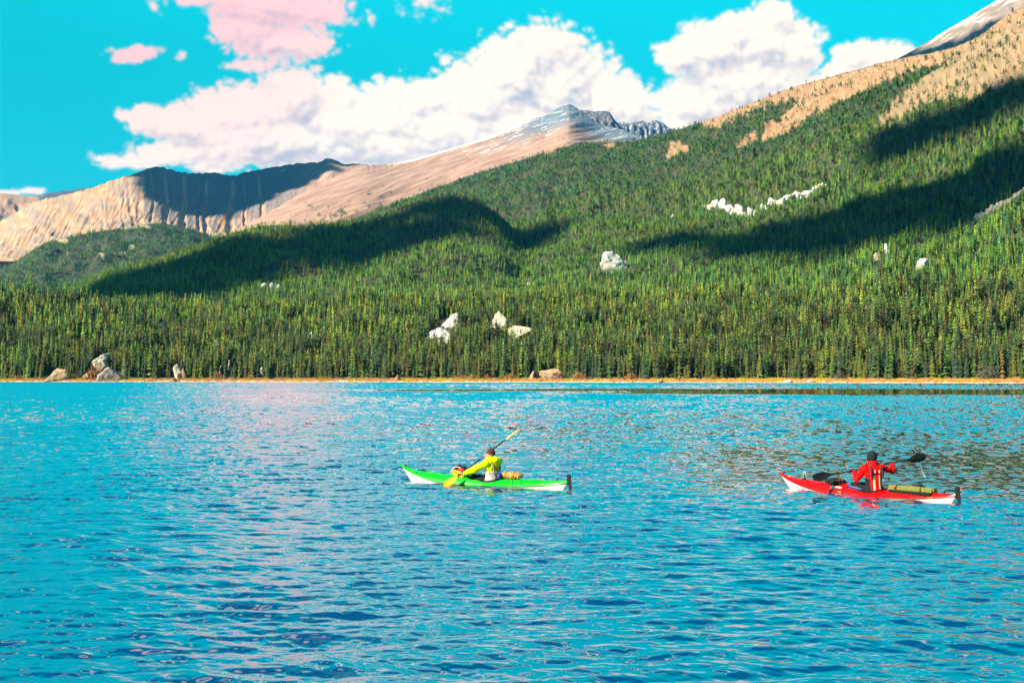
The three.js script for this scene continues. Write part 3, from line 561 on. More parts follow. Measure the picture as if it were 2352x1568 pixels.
  const bm = { yellow: std(0.5, 0.33, 0.01, 0.9, { side: 2 }), rust: std(0.42, 0.19, 0.05, 0.9, { side: 2 }), green: std(0.14, 0.17, 0.02, 0.9, { side: 2 }), grey: std(0.13, 0.12, 0.09, 0.9, { side: 2 }) };
  [[1085, 873, 14, 10, 'yellow', 'bright yellow shrub on the shore below the lower white crag'], [1057, 873, 17, 10, 'rust', 'rust coloured shrub left of the bright yellow shrub'], [1149, 874, 13, 8, 'green', 'olive shrub on the shore right of the bright yellow shrub'], [1118, 873, 11, 10, 'rust', 'rust coloured shrub between the yellow and the olive shrub'],
    [1172, 873, 20, 11, 'rust', 'wide rusty shrub left of the leaning tan stone'], [1330, 873, 22, 12, 'rust', 'rusty shrub right of the large tan bank boulder'], [160, 873, 16, 8, 'rust', 'rusty shrub between the tan wedge boulder and the round boulder'], [218, 871, 18, 13, 'rust', 'rusty shrub left of the pointed grey boulder'], [44, 873, 16, 8, 'rust', 'rusty shrub near the left end of the shore'],
    [745, 873, 20, 6, 'yellow', 'low yellow shrub on the shore under the white spire'], [1450, 874, 22, 13, 'rust', 'rusty shrub between the bank boulder and the beach boulder'], [1640, 874, 16, 9, 'rust', 'rusty shrub on the right part of the shore'], [1930, 873, 15, 13, 'grey', 'pale grey bare shrub under dark trees at right'], [2268, 872, 17, 14, 'grey', 'grey bare shrub near the right end of the shore'], [500, 872, 12, 12, 'rust', 'rusty shrub below the two narrow pale stones'], [575, 873, 12, 9, 'yellow', 'small yellow shrub left of the single narrow pale stone']].forEach(([u, v, w, h, c, label], i) => {
    const o = thing('shrub', label, 'shrub'); part('foliage', foliage[i % 3], bm[c], o); part('stem', stemGeo, WOOD, o);
    const p = atHeight(u, Math.min(v, shoreV(u) - 1.5), 0.35); const k = Math.hypot(p.x, p.z) / F; o.position.copy(p); o.position.setY(0.3); o.scale.set(w * k * 0.55, h * k, w * k * 0.55); o.rotation.y = i;
    const d = ray(u, v), hh = Math.hypot(d.x, d.z), r = shoreDist(u) + 14; o.position.set(d.x / hh * r, 1.1, d.z / hh * r);
  });
}
// dead grey trunks
{
  const snag = (seed) => { const r = rng(seed), l = [trunkGeo(1, 0.018)]; for (let i = 0; i < 16; i++) { const y = 0.15 + 0.75 * r(), g = new THREE.CylinderGeometry(0.001, 0.004, 0.10 * (1.1 - y), 4); g.translate(0, 0.05 * (1.1 - y), 0); g.rotateZ(1.3 + 0.4 * r()); g.rotateY(r() * 6.28); g.translate(0, y, 0); l.push(g); } return merge(l); };
  const bark = std(0.42, 0.37, 0.32, 0.9);
  [[1787, 870, 36, 'bench', 'tall bare grey trunk at the shore left of the low pale boulders'], [1129, 757, 40, 'bench', 'bare pale trunk standing left of the pale peaked crag'], [1918, 845, 52, 'bench', 'bleached dead tree among dark spruces at right'], [340, 866, 30, 'bench', 'short dead trunk between the grey boulder and the upright slab'], [872, 868, 26, 'bench', 'thin dead trunk left of the small peaked tan boulder'], [2120, 868, 30, 'bench', 'dead grey trunk near the water in the right part of the shore']].forEach(([u, v, h, key, label], i) => {
    const p = layers[key].at(u, v), o = solo('dead_tree', snag(i + 5), bark, label, 'tree'); o.position.copy(p); o.scale.setScalar(h * Math.hypot(p.x, p.z) / F); o.rotation.set(0.03 * Math.sin(i * 3), i, 0.04 * Math.cos(i * 5));
  });
}
// ---------------------------------------------------------------- the clouds that throw the shadows on the slopes; they float behind and beside the viewer
{
  const blob = mergeVertices(new THREE.IcosahedronGeometry(1, 2).deleteAttribute('normal').deleteAttribute('uv'), 1e-4);
  { const p = blob.attributes.position, v = new THREE.Vector3(); for (let i = 0; i < p.count; i++) { v.fromBufferAttribute(p, i); v.multiplyScalar(1 + 0.16 * n3(v.x * 2, v.y * 2, v.z * 2)); p.setXYZ(i, v.x, v.y, v.z); } blob.computeVertexNormals(); }
  const white = std(0.9, 0.88, 0.86, 1), r = rng(91);
  const cloud = (key, poly, du, dv, height, label, fat = 1) => {
    const L = layers[key], list = [], us = poly.map((p) => p[0]), vs = poly.map((p) => p[1]);
    const lift = (u, v) => { const p = L.at(u, v); return p.addScaledVector(SUN, (height - p.y) / SUN.y); };
    for (let u = Math.min(...us); u <= Math.max(...us); u += du) for (let v = Math.min(...vs); v <= Math.max(...vs); v += dv) {
      const x = u + (r() - 0.5) * du * 0.8, y = v + (r() - 0.5) * dv * 0.8; if (!inside(poly, x, y) || (key === 'massif' && r() < 0.08)) continue;
      const p = lift(x, y), a = lift(x + du, y).distanceTo(p), b = lift(x, y + dv).distanceTo(p), s = 0.62 * fat * Math.max(a, b) * (0.8 + 0.5 * r());
      const g = blob.clone(); g.scale(s, s * 0.55, s); g.rotateY(r() * 6); g.translate(p.x, p.y + s * 0.2 * r(), p.z); list.push(g);
    }
    solo('cloud', mergeGeometries(list), white, label, 'cloud');
  };
  cloud('ridge', [[150, 690], [240, 652], [430, 590], [560, 556], [720, 530], [1000, 510], [1190, 490], [1200, 500], [1060, 525], [1000, 560], [860, 592], [620, 650], [430, 700], [250, 715]], 44, 12, 1900, 'cumulus cloud whose shadow darkens the left wooded ridge');
  cloud('massif', [[1470, 552], [1600, 552], [1760, 528], [1960, 482], [2150, 430], [2352, 365], [2600, 300], [2600, 400], [2352, 440], [2200, 520], [1980, 560], [1900, 600], [1640, 598], [1520, 582]], 44, 14, 2100, 'cumulus cloud whose shadow crosses the lower right slope');
  cloud('massif', [[1980, 345], [2100, 292], [2230, 240], [2352, 205], [2600, 110], [2600, 170], [2352, 243], [2250, 296], [2130, 345], [2040, 362]], 40, 12, 2100, 'cumulus cloud whose shadow crosses the upper right slope');
  cloud('cirque', [[300, 392], [364, 378], [540, 396], [700, 368], [790, 366], [760, 392], [700, 414], [620, 438], [560, 466], [440, 474], [380, 452], [320, 410]], 34, 10, 2500, 'cumulus cloud whose shadow fills the mountain hollow');
  cloud('summit', [[2066, 136], [2180, 100], [2290, 55], [2330, 40], [2300, 70], [2220, 112], [2120, 140]], 26, 9, 3000, 'cumulus cloud whose shadow lies on the grey summit');
}

// ---------------------------------------------------------------- kayaks, paddlers and what they carry
// Each boat's own axes: x towards the bow, y up, z to starboard, the middle of the boat at the origin on the water.
function surfaceNets(f, lo, hi, cell) {                     // mesh of f = 0, negative inside
  const nx = Math.ceil((hi[0] - lo[0]) / cell) + 1, ny = Math.ceil((hi[1] - lo[1]) / cell) + 1, nz = Math.ceil((hi[2] - lo[2]) / cell) + 1, V = new Float32Array(nx * ny * nz), id = (i, j, k) => (k * ny + j) * nx + i;
  for (let k = 0; k < nz; k++) for (let j = 0; j < ny; j++) for (let i = 0; i < nx; i++) V[id(i, j, k)] = f(lo[0] + i * cell, lo[1] + j * cell, lo[2] + k * cell);
  const cellOf = new Int32Array(V.length).fill(-1), pos = [], idx = [];
  for (let k = 0; k < nz - 1; k++) for (let j = 0; j < ny - 1; j++) for (let i = 0; i < nx - 1; i++) {
    let n = 0, x = 0, y = 0, z = 0;
    for (let e = 0; e < 12; e++) {
      const a = e >> 2, p = e & 1, q = (e >> 1) & 1, s = a === 0 ? [0, p, q] : a === 1 ? [p, 0, q] : [p, q, 0], t = [...s]; t[a] = 1;
      const v0 = V[id(i + s[0], j + s[1], k + s[2])], v1 = V[id(i + t[0], j + t[1], k + t[2])];
      if ((v0 < 0) !== (v1 < 0)) { const w = v0 / (v0 - v1); x += s[0] + (t[0] - s[0]) * w; y += s[1] + (t[1] - s[1]) * w; z += s[2] + (t[2] - s[2]) * w; n++; }
    }
    if (n) { cellOf[id(i, j, k)] = pos.length / 3; pos.push(lo[0] + (i + x / n) * cell, lo[1] + (j + y / n) * cell, lo[2] + (k + z / n) * cell); }
  }
  for (let k = 1; k < nz - 1; k++) for (let j = 1; j < ny - 1; j++) for (let i = 1; i < nx - 1; i++) {
    const a = V[id(i, j, k)] < 0;
    for (let ax = 0; ax < 3; ax++) {
      const b = V[id(i + (ax === 0), j + (ax === 1), k + (ax === 2))] < 0; if (a === b) continue;
      const u = ax === 0 ? [0, 1, 0] : ax === 1 ? [0, 0, 1] : [1, 0, 0], w = ax === 0 ? [0, 0, 1] : ax === 1 ? [1, 0, 0] : [0, 1, 0];
      const c = (m, n) => cellOf[id(i - u[0] * m - w[0] * n, j - u[1] * m - w[1] * n, k - u[2] * m - w[2] * n)], A = c(0, 0), B = c(1, 0), C = c(1, 1), D = c(0, 1);
      if (A < 0 || B < 0 || C < 0 || D < 0) continue;
      if (a) idx.push(A, B, C, A, C, D); else idx.push(A, C, B, A, D, C);
    }
  }
  const g = new THREE.BufferGeometry(); g.setAttribute('position', new THREE.Float32BufferAttribute(pos, 3)); g.setIndex(idx); g.computeVertexNormals();
  return g;
}
const v3 = (x, y, z) => new THREE.Vector3(x, y, z);
const capsule = (p, a, b, ra, rb) => { const bx = b.x - a.x, by = b.y - a.y, bz = b.z - a.z, t = clamp(((p.x - a.x) * bx + (p.y - a.y) * by + (p.z - a.z) * bz) / (bx * bx + by * by + bz * bz + 1e-9), 0, 1); return Math.hypot(p.x - a.x - bx * t, p.y - a.y - by * t, p.z - a.z - bz * t) - ra - (rb - ra) * t; };
const oval = (p, c, r) => { const x = (p.x - c.x) / r.x, y = (p.y - c.y) / r.y, z = (p.z - c.z) / r.z; return (Math.hypot(x, y, z) - 1) * Math.min(r.x, r.y, r.z); };
const soft = (a, b, k) => { const h = clamp(0.5 + 0.5 * (b - a) / k, 0, 1); return lerp(b, a, h) - k * h * (1 - h); };
const tube = (pts, r, seg = 24, sides = 6, closed = false) => new THREE.TubeGeometry(new THREE.CatmullRomCurve3(pts, closed), seg, r, sides, closed);

function boat(name, bow, stern, label, deckRGB, o) {
  const root = thing(name, label, 'kayak', null);
  const dx = bow.x - stern.x, dz = bow.z - stern.z, Ln = Math.hypot(dx, dz), B = 0.29;
  root.position.set((bow.x + stern.x) / 2, 0, (bow.z + stern.z) / 2); root.rotation.y = Math.atan2(-dz, dx); root.updateMatrixWorld();
  const sink = o.sink || 0, gun = curve([[0, o.bowH], [0.1, 0.25 - sink * 1.8], [0.25, 0.08 - sink], [0.45, 0.035 - sink], [0.62, 0.04 - sink], [0.85, 0.08 - sink * 0.8], [1, 0.15 - sink * 0.4]]);
  const crown = curve([[0, 0.02], [0.1, 0.09], [0.25, 0.20], [0.42, 0.26], [0.47, 0.25], [0.58, 0.18], [0.7, 0.17], [0.85, 0.135], [1, 0.075]]);
  const beam = (s) => B * Math.pow(Math.max(0, Math.sin(Math.PI * Math.pow(s, 0.92))), 0.72) * (1 - 0.1 * s) + (s > 0.5 ? 0.018 * smoothstep(s, 0.9, 1) : 0);
  const keel = (s) => { const g = gun(s); return lerp(lerp(-0.10, g, (1 - smoothstep(s, 0, 0.13)) ** 1.2), g - 0.02, smoothstep(s, 0.955, 1) ** 2); };
  const X = (s) => Ln / 2 - s * Ln, hole = (s) => { const q = (s - 0.545) / 0.092; return Math.abs(q) < 1 ? 0.205 * Math.sqrt(1 - q * q) : 0; };
  const top = (s, z) => { const b = Math.max(1e-3, beam(s)), q = Math.min(1, Math.abs(z) / b); return gun(s) + crown(s) * (1 - q ** 2.1) * (1 - 0.12 * (1 - q)); };
  const strip = (rows, cols, fn, flip) => { const p = [], ix = []; for (let i = 0; i <= rows; i++) for (let j = 0; j <= cols; j++) p.push(...fn(i / rows, j / cols)); for (let i = 0; i < rows; i++) for (let j = 0; j < cols; j++) { const a = i * (cols + 1) + j, b = a + cols + 1; flip ? ix.push(a, b, a + 1, a + 1, b, b + 1) : ix.push(a, a + 1, b, a + 1, b + 1, b); } const g = new THREE.BufferGeometry(); g.setAttribute('position', new THREE.Float32BufferAttribute(p, 3)); g.setIndex(ix); g.computeVertexNormals(); return g; };
  const gel = (c) => new THREE.MeshPhysicalMaterial({ color: new THREE.Color().setRGB(...c.map((x) => x * ALB)), roughness: 0.3, specularIntensity: 0.5, clearcoat: 0.25, clearcoatRoughness: 0.12, side: THREE.DoubleSide });
  const black = std(0.012, 0.012, 0.014, 0.5, { side: THREE.DoubleSide });
  part('hull', strip(90, 28, (s, q) => { const k = q * 2 - 1, b = beam(s), y = lerp(keel(s), gun(s), Math.abs(k) ** 2.3); return [X(s), y, k * b * (1 - 0.04 * (1 - Math.abs(k)))]; }, true), gel(o.hull || [0.78, 0.76, 0.74]), root);
  const deck = [-1, 1].map((sd) => strip(160, 14, (s, q) => { const b = beam(s), z = lerp(b, hole(s), q); return [X(s), top(s, z), sd * z]; }, sd < 0));
  part('deck', merge(deck), gel(deckRGB), root);
  part('seam_line', merge([-1, 1].map((sd) => tube(Array.from({ length: 40 }, (_, i) => { const s = i / 39; return v3(X(s), gun(s), sd * (beam(s) + 0.002)); }), 0.008, 80, 5))), black, root);
  const rim = (grow, dy) => Array.from({ length: 40 }, (_, i) => { const a = i / 40 * 2 * Math.PI, s = 0.545 + 0.092 * Math.cos(a), z = (0.205 + grow) * Math.sin(a); return v3(X(s) - grow * Math.cos(a), top(clamp(s, 0.453, 0.637), Math.abs(0.205 * Math.sin(a))) + dy, z); });
  part('coaming', merge([tube(rim(0, 0.012), 0.016, 80, 6, true), tube(rim(0.022, 0.03), 0.011, 80, 6, true)]), black, root);
  const floor = new THREE.SphereGeometry(1, 24, 8, 0, 6.3, Math.PI / 2, Math.PI / 2); floor.scale(0.42, 0.06, 0.2); floor.translate(X(0.545), 0.10, 0); part('cockpit_floor', floor, black, root);
  const fore = (s0, len, w) => { const g = new THREE.SphereGeometry(1, 24, 10); g.scale(len, 0.016, w); g.rotateZ(-Math.atan2(top(s0 - 0.03, 0) - top(s0 + 0.03, 0), -0.06 * Ln) + Math.PI); g.translate(X(s0), top(s0, 0) + 0.004, 0); return g; };
  for (const [s, l, w] of [[0.2, 0.17, 0.09], [0.8, 0.2, 0.11]]) part('hatch_cover', fore(s, l, w), gel(deckRGB.map((c) => c * 0.8)), root);
  // bungee cords across the deck, with their fittings
  const over = (s0, z0, s1, z1) => Array.from({ length: 9 }, (_, i) => { const t = i / 8, s = lerp(s0, s1, t), z = lerp(z0, z1, t); return v3(X(s), top(s, z) + 0.012, z); });
  for (const [a, b] of [[0.12, 0.12], [0.26, 0.3], [0.3, 0.26], [0.34, 0.37], [0.37, 0.34], [0.67, 0.71], [0.71, 0.67], [0.76, 0.72]]) part('deck_cord', tube(over(a, -0.86 * beam(a), b, 0.86 * beam(b)), 0.005, 20, 5), black, root);
  for (const sd of [-1, 1]) { part('perimeter_line', tube(Array.from({ length: 14 }, (_, i) => { const s = lerp(0.05, 0.42, i / 13), z = sd * 0.82 * beam(s); return v3(X(s), top(s, z) + 0.012, z); }), 0.005, 40, 5), black, root); part('perimeter_line', tube(Array.from({ length: 14 }, (_, i) => { const s = lerp(0.66, 0.96, i / 13), z = sd * 0.82 * beam(s); return v3(X(s), top(s, z) + 0.012, z); }), 0.005, 40, 5), black, root); }
  for (const s of [0.05, 0.12, 0.26, 0.3, 0.34, 0.37, 0.42, 0.66, 0.71, 0.76, 0.86, 0.96]) for (const sd of [-1, 1]) { const g = new THREE.CylinderGeometry(0.014, 0.018, 0.02, 8), z = sd * 0.84 * beam(s); g.translate(X(s), top(s, z) + 0.01, z); part('deck_fitting', g, black, root); }
  for (const s of [0.035, 0.945]) { const g = new THREE.CapsuleGeometry(0.016, 0.07, 3, 8); g.rotateX(1.2); g.translate(X(s), top(s, 0) + 0.03, 0); part('carry_toggle', g, black, root); }
  // rudder: housing, blade, and the cables' stub
  const hx = -Ln / 2, hy = gun(1) + 0.05, blade = new THREE.Shape([[-0.03, 0.10], [0.02, 0.11], [0.03, 0.0], [-0.015, -0.30], [-0.06, -0.33], [-0.05, -0.05]].map(([x, y]) => new THREE.Vector2(x, y)));
  const bg = new THREE.ExtrudeGeometry(blade, { depth: 0.014, bevelEnabled: true, bevelSize: 0.006, bevelThickness: 0.004, bevelSegments: 1 }); bg.translate(hx - 0.055, hy, -0.007);
  const rud = part('rudder', merge([bg]), black, root);
  const yoke = new THREE.CylinderGeometry(0.05, 0.05, 0.05, 14); yoke.rotateX(Math.PI / 2); yoke.translate(hx - 0.04, hy + 0.12, 0); part('rudder_yoke', yoke, black, rud);
  const pin = new THREE.CylinderGeometry(0.016, 0.016, 0.16, 8); pin.translate(hx - 0.008, hy - 0.01, 0); part('rudder_pin', pin, black, rud);
  // maker's marks: small coloured patches
  for (const [s, q, l, h, c] of o.marks || []) { const g = new THREE.BoxGeometry(l, h, 0.006), z = -q * beam(s) * (q > 0.99 ? 0.885 : 1); g.rotateX(q > 0.99 ? 0.25 : -0.5); g.translate(X(s), q > 0.99 ? lerp(keel(s), gun(s), 0.72) : top(s, z) + 0.002, z - (q > 0.99 ? 0.002 : 0.004)); part('marking', g, std(...c, 0.5), root); }
  return { root, Ln, X, top, beam, gun, local: (p) => root.worldToLocal(p.clone()) };
}
function hand(grip, dir, towardsWrist, out) {               // fingers closed round a shaft: grip point, shaft direction, way to the wrist; adds tapered capsules
  const d = dir.clone().normalize(), w = towardsWrist.clone().addScaledVector(d, -towardsWrist.dot(d)).normalize(), n = d.clone().cross(w).normalize();
  const P = (a, along, r) => grip.clone().addScaledVector(w, Math.cos(a) * r).addScaledVector(n, Math.sin(a) * r).addScaledVector(d, along);
  for (let i = 0; i < 4; i++) out.push([P(0.55, -0.03 + i * 0.022, 0.045), P(0, -0.024 + i * 0.016, 0.078), 0.013, 0.014]);           // palm, four bones
  [[-0.033, 0.92], [-0.011, 1.04], [0.011, 1], [0.032, 0.8]].forEach(([along, len]) => { let a = 0.6; for (let k = 0; k < 3; k++) { const b = a + (1.25 - 0.2 * k) * len, r = 0.031 - 0.003 * k; out.push([P(a, along, r), P(b, along * (1 + 0.05 * k), r - 0.003), 0.0095 - 0.0008 * k, 0.0088 - 0.0008 * k]); a = b; } });
  out.push([P(-0.15, -0.045, 0.06), P(-0.85, -0.042, 0.036), 0.012, 0.010], [P(-0.85, -0.042, 0.036), P(-1.9, -0.034, 0.03), 0.010, 0.0085]);   // thumb
  return P(0, 0, 0.1);                                       // the wrist
}
function elbow(s, w, l1, l2, bend) { const d = w.clone().sub(s), L = Math.min(d.length(), (l1 + l2) * 0.995), a = (l1 * l1 - l2 * l2 + L * L) / (2 * L), h = Math.sqrt(Math.max(0, l1 * l1 - a * a)), u = d.normalize(), b = bend.clone().addScaledVector(u, -bend.dot(u)).normalize(); return s.clone().addScaledVector(u, a).addScaledVector(b, h); }
function paddler(bt, o, label) {
  const root = thing('person', label, 'person'); root.position.copy(bt.root.position); root.rotation.copy(bt.root.rotation);
  const x0 = bt.X(0.572), k = o.size, hip = v3(x0, 0.13, 0), waist = v3(x0 + 0.005, 0.30 * k, 0), chest = v3(x0 + 0.02, 0.47 * k, 0), neck = v3(x0 + 0.03 + o.lean, 0.64 * k, 0), head = v3(x0 + 0.055 + o.lean, 0.775 * k, 0);
  const yaw = o.yaw, turn = (v) => v3(v.x * Math.cos(yaw) + v.z * Math.sin(yaw), v.y, -v.x * Math.sin(yaw) + v.z * Math.cos(yaw));
  const sh = [-1, 1].map((s) => chest.clone().add(turn(v3(0, 0.085 * k, s * 0.185))));
  const tw = (p) => ({ x: x0 + (p.x - x0) * Math.cos(yaw) - p.z * Math.sin(yaw), y: p.y, z: (p.x - x0) * Math.sin(yaw) + p.z * Math.cos(yaw) });       // the trunk's own axes
  const dir = o.tipB.clone().sub(o.tipA), fingers = [[], []], wr = [], el = [];
  o.grips.forEach((t, i) => { const g = o.tipA.clone().addScaledVector(dir, t); wr.push(hand(g, i ? dir.clone().negate() : dir, sh[i].clone().sub(g), fingers[i])); el.push(elbow(sh[i], wr[i], 0.30 * k, 0.27 * k, o.bend ? v3(...o.bend[i]) : v3(-0.3, -1, i ? 0.7 : -0.7))); });
  const cuff = [0, 1].map((i) => el[i].clone().lerp(wr[i], o.gloves ? 0.78 : 0.93)), knee = [-1, 1].map((s) => v3(x0 + 0.44, 0.2, s * 0.13)), foot = [-1, 1].map((s) => v3(x0 + 0.84, 0.06, s * 0.08));
  const turnHead = o.headYaw, hd = (x, y, z) => head.clone().add(v3(x * Math.cos(turnHead) + z * Math.sin(turnHead), y, -x * Math.sin(turnHead) + z * Math.cos(turnHead)));
  const torso = (q, g, p = tw(q)) => soft(soft(oval(p, hip, v3(0.13 + g, 0.12 + g, 0.18 + g)), capsule(p, hip, waist, 0.135 + g, 0.125 + g), 0.05), soft(oval(p, chest, v3(0.125 + g, 0.19 * k + g, 0.19 + g)), capsule(q, sh[0], sh[1], 0.065 + g, 0.065 + g), 0.06), 0.06);
  const bag = o.baggy || 0, arms = (p, g, a = 1) => { let d = 9; for (let i = 0; i < 2; i++) d = soft(d, soft(capsule(p, sh[i], el[i], 0.056 + g, 0.044 + g + (a < 1 ? bag : 0)), capsule(p, el[i], a === 1 ? wr[i] : cuff[i], 0.043 + g + (a < 1 ? bag : 0), 0.03 + g), 0.03), 0.03); return d; };
  const skull = (p, g) => soft(soft(oval(p, hd(-0.01, 0.015, 0), v3(0.098 + g, 0.112 + g, 0.078 + g)), oval(p, hd(0.03, -0.05, 0), v3(0.066 + g, 0.075 + g, 0.058 + g)), 0.03), capsule(p, neck, hd(-0.02, -0.06, 0), 0.058 + g, 0.055 + g), 0.025);
  const skin = std(...o.skin, 0.6);
  const bodyField = (x, y, z) => { const p = { x, y, z }; let d = soft(torso(p, -0.012), arms(p, -0.004), 0.03); d = soft(d, skull(p, 0), 0.03); for (let i = 0; i < 2; i++) d = soft(d, soft(capsule(p, v3(x0 + 0.02, 0.12, (i ? 1 : -1) * 0.09), knee[i], 0.085, 0.06), soft(capsule(p, knee[i], foot[i], 0.055, 0.04), capsule(p, foot[i], foot[i].clone().add(v3(0.07, 0.06, 0)), 0.04, 0.03), 0.02), 0.02), 0.04); return d; };
  const all = [...wr, ...el, head, foot[0], foot[1], hip], box = (f) => [f('x'), f('y'), f('z')], lo = box((c) => Math.min(...all.map((v) => v[c])) - 0.26), hi = box((c) => Math.max(...all.map((v) => v[c])) + 0.26);
  const headDetail = (x, y, z) => { const p = { x, y, z }; let d = skull(p, 0.001); d = soft(d, capsule(p, hd(0.088, 0.012, 0), hd(0.112, -0.022, 0), 0.010, 0.014), 0.012); d = soft(d, capsule(p, hd(0.07, 0.028, -0.035), hd(0.07, 0.028, 0.035), 0.016, 0.016), 0.014); for (const s of [-1, 1]) { d = soft(d, oval(p, hd(-0.005, -0.005, s * 0.078), v3(0.022, 0.034, 0.012)), 0.006); d = Math.max(d, -oval(p, hd(0.096, 0.004, s * 0.031), v3(0.014, 0.010, 0.014))); } d = Math.max(d, -capsule(p, hd(0.102, -0.062, -0.02), hd(0.102, -0.062, 0.02), 0.005, 0.005)); return soft(d, oval(p, hd(0.082, -0.098, 0), v3(0.022, 0.018, 0.024)), 0.02); };
  const pieces = [surfaceNets(bodyField, lo, hi, 0.014), surfaceNets(headDetail, [head.x - 0.16, head.y - 0.15, head.z - 0.15], [head.x + 0.17, head.y + 0.17, head.z + 0.15], 0.0045)];
  fingers.forEach((f, i) => { const c = o.tipA.clone().addScaledVector(dir, o.grips[i]); pieces.push(surfaceNets((x, y, z) => { const p = { x, y, z }; let d = 9; for (const [a, b, ra, rb] of f) d = soft(d, capsule(p, a, b, ra, rb), 0.005); return soft(d, capsule(p, wr[i], el[i].clone().lerp(wr[i], 0.6), 0.026, 0.03), 0.015); }, [c.x - 0.16, c.y - 0.16, c.z - 0.16], [c.x + 0.16, c.y + 0.16, c.z + 0.16], 0.0045)); });
  part('body', merge(pieces), skin, root);
  if (o.gloves) fingers.forEach((f, i) => { const c = o.tipA.clone().addScaledVector(dir, o.grips[i]); part('glove', surfaceNets((x, y, z) => { const p = { x, y, z }; let d = 9; for (const [a, b, ra, rb] of f) d = soft(d, capsule(p, a, b, ra + 0.003, rb + 0.003), 0.005); return soft(d, capsule(p, wr[i], el[i].clone().lerp(wr[i], 0.75), 0.034, 0.04), 0.015); }, [c.x - 0.17, c.y - 0.17, c.z - 0.17], [c.x + 0.17, c.y + 0.17, c.z + 0.17], 0.005), std(0.012, 0.012, 0.014, 0.8), root); });
  const fold = (x, y, z) => 0.007 * n3(x * 9, y * 13, z * 9) + 0.004 * n3(x * 24, y * 20, z * 24);
  const cloth = (c, rough = 0.75) => new THREE.MeshPhysicalMaterial({ color: new THREE.Color().setRGB(...c.map((x) => x * ALB)), roughness: rough, specularIntensity: 0.25 });
  // jacket: body and sleeves, open at neck and wrists
  part('jacket', surfaceNets((x, y, z) => { const p = { x, y, z }; let d = soft(torso(p, 0.014), arms(p, 0.022, 0.93), 0.035) + fold(x, y, z); d = soft(d, capsule(p, neck.clone().add(v3(-0.01, -0.03, 0)), neck.clone().add(v3(-0.005, o.collar, 0)), 0.075, 0.07), 0.03); return Math.max(d, Math.hypot(x - neck.x, z - neck.z) < 0.05 && y > neck.y + 0.02 ? 0.02 : -1); }, lo, hi, 0.013), cloth(o.jacket), root);
  part('trousers', surfaceNets((x, y, z) => { const p = { x, y, z }; let d = 9; for (let i = 0; i < 2; i++) d = soft(d, soft(capsule(p, v3(x0 + 0.02, 0.12, (i ? 1 : -1) * 0.09), knee[i], 0.10, 0.074), capsule(p, knee[i], foot[i], 0.068, 0.052), 0.02), 0.04); return d + 0.5 * fold(x, y, z); }, [x0 - 0.14, 0, -0.26], [x0 + 0.95, 0.34, 0.26], 0.014), cloth([0.012, 0.013, 0.016], 0.9), root);
  o.dress({ root, tw, back: (...pts) => pts.map((v) => { const w = turn(v3(v.x - x0, v.y, v.z)); return v3(x0 + w.x, w.y, w.z); }), x0, hip, waist, chest, neck, head, hd, sh, el, wr, torso, arms, skull, fold, cloth, k, lo, hi });
  return root;
}
function paddle(bt, a, b, label, shaftC, bladeC, tiltA, tiltB) {            // a, b: the two blade tips in the boat's axes
  const root = thing('paddle', label, 'paddle'); root.position.copy(bt.root.position); root.rotation.copy(bt.root.rotation);
  const d = b.clone().sub(a), L = d.length(), u = d.clone().normalize(), BL = 0.46, g = new THREE.CylinderGeometry(0.016, 0.016, L - 2 * BL + 0.1, 12);
  g.applyQuaternion(new THREE.Quaternion().setFromUnitVectors(v3(0, 1, 0), u)); const mid = a.clone().lerp(b, 0.5); g.translate(mid.x, mid.y, mid.z); part('shaft', g, std(...shaftC, 0.35), root);
  const ferrule = new THREE.CylinderGeometry(0.019, 0.019, 0.09, 12); ferrule.applyQuaternion(new THREE.Quaternion().setFromUnitVectors(v3(0, 1, 0), u)); ferrule.translate(mid.x, mid.y, mid.z); part('ferrule', ferrule, std(0.35, 0.36, 0.38, 0.3, { metalness: 0.6 }), root);
  [[a, u, tiltA], [b, u.clone().negate(), tiltB]].forEach(([tip, to, face]) => {
    // spoon blade: outline swept from tip to throat, dished, with a spine
    const side = face.clone().addScaledVector(to, -face.dot(to)).normalize(), up = to.clone().cross(side), p = [], ix = [], N = 14, Mx = 8;
    for (const sgn of [1, -1]) for (let i = 0; i <= N; i++) for (let j = 0; j <= Mx; j++) { const t = i / N, w = 0.092 * Math.pow(Math.sin(Math.PI * clamp(0.12 + 0.80 * Math.pow(t, 0.75), 0, 1)), 0.7) * (1 - 0.72 * smoothstep(t, 0.55, 1)) + 0.004, q = j / Mx * 2 - 1, dish = 0.02 * (q * q) - 0.03 * Math.sin(Math.PI * t) * 0.6 + sgn * (0.003 + 0.012 * Math.exp(-q * q * 22) * t); const v = tip.clone().addScaledVector(to, t * BL).addScaledVector(side, q * w).addScaledVector(up, dish); p.push(v.x, v.y, v.z); }
    const S0 = (N + 1) * (Mx + 1); for (let m = 0; m < 2; m++) for (let i = 0; i < N; i++) for (let j = 0; j < Mx; j++) { const c = m * S0 + i * (Mx + 1) + j, e = c + Mx + 1; m ? ix.push(c, c + 1, e, c + 1, e + 1, e) : ix.push(c, e, c + 1, c + 1, e, e + 1); }
    for (let i = 0; i < N; i++) for (const j of [0, Mx]) { const c = i * (Mx + 1) + j, e = c + Mx + 1; ix.push(c, c + S0, e, e, c + S0, e + S0); } for (let j = 0; j < Mx; j++) for (const i of [0, N]) { const c = i * (Mx + 1) + j; ix.push(c, c + 1, c + S0, c + 1, c + S0 + 1, c + S0); }
    const bg = new THREE.BufferGeometry(); bg.setAttribute('position', new THREE.Float32BufferAttribute(p, 3)); bg.setIndex(ix); bg.computeVertexNormals(); part('blade', bg, std(...bladeC, 0.35, { side: THREE.DoubleSide }), root);
  });
  return root;
}
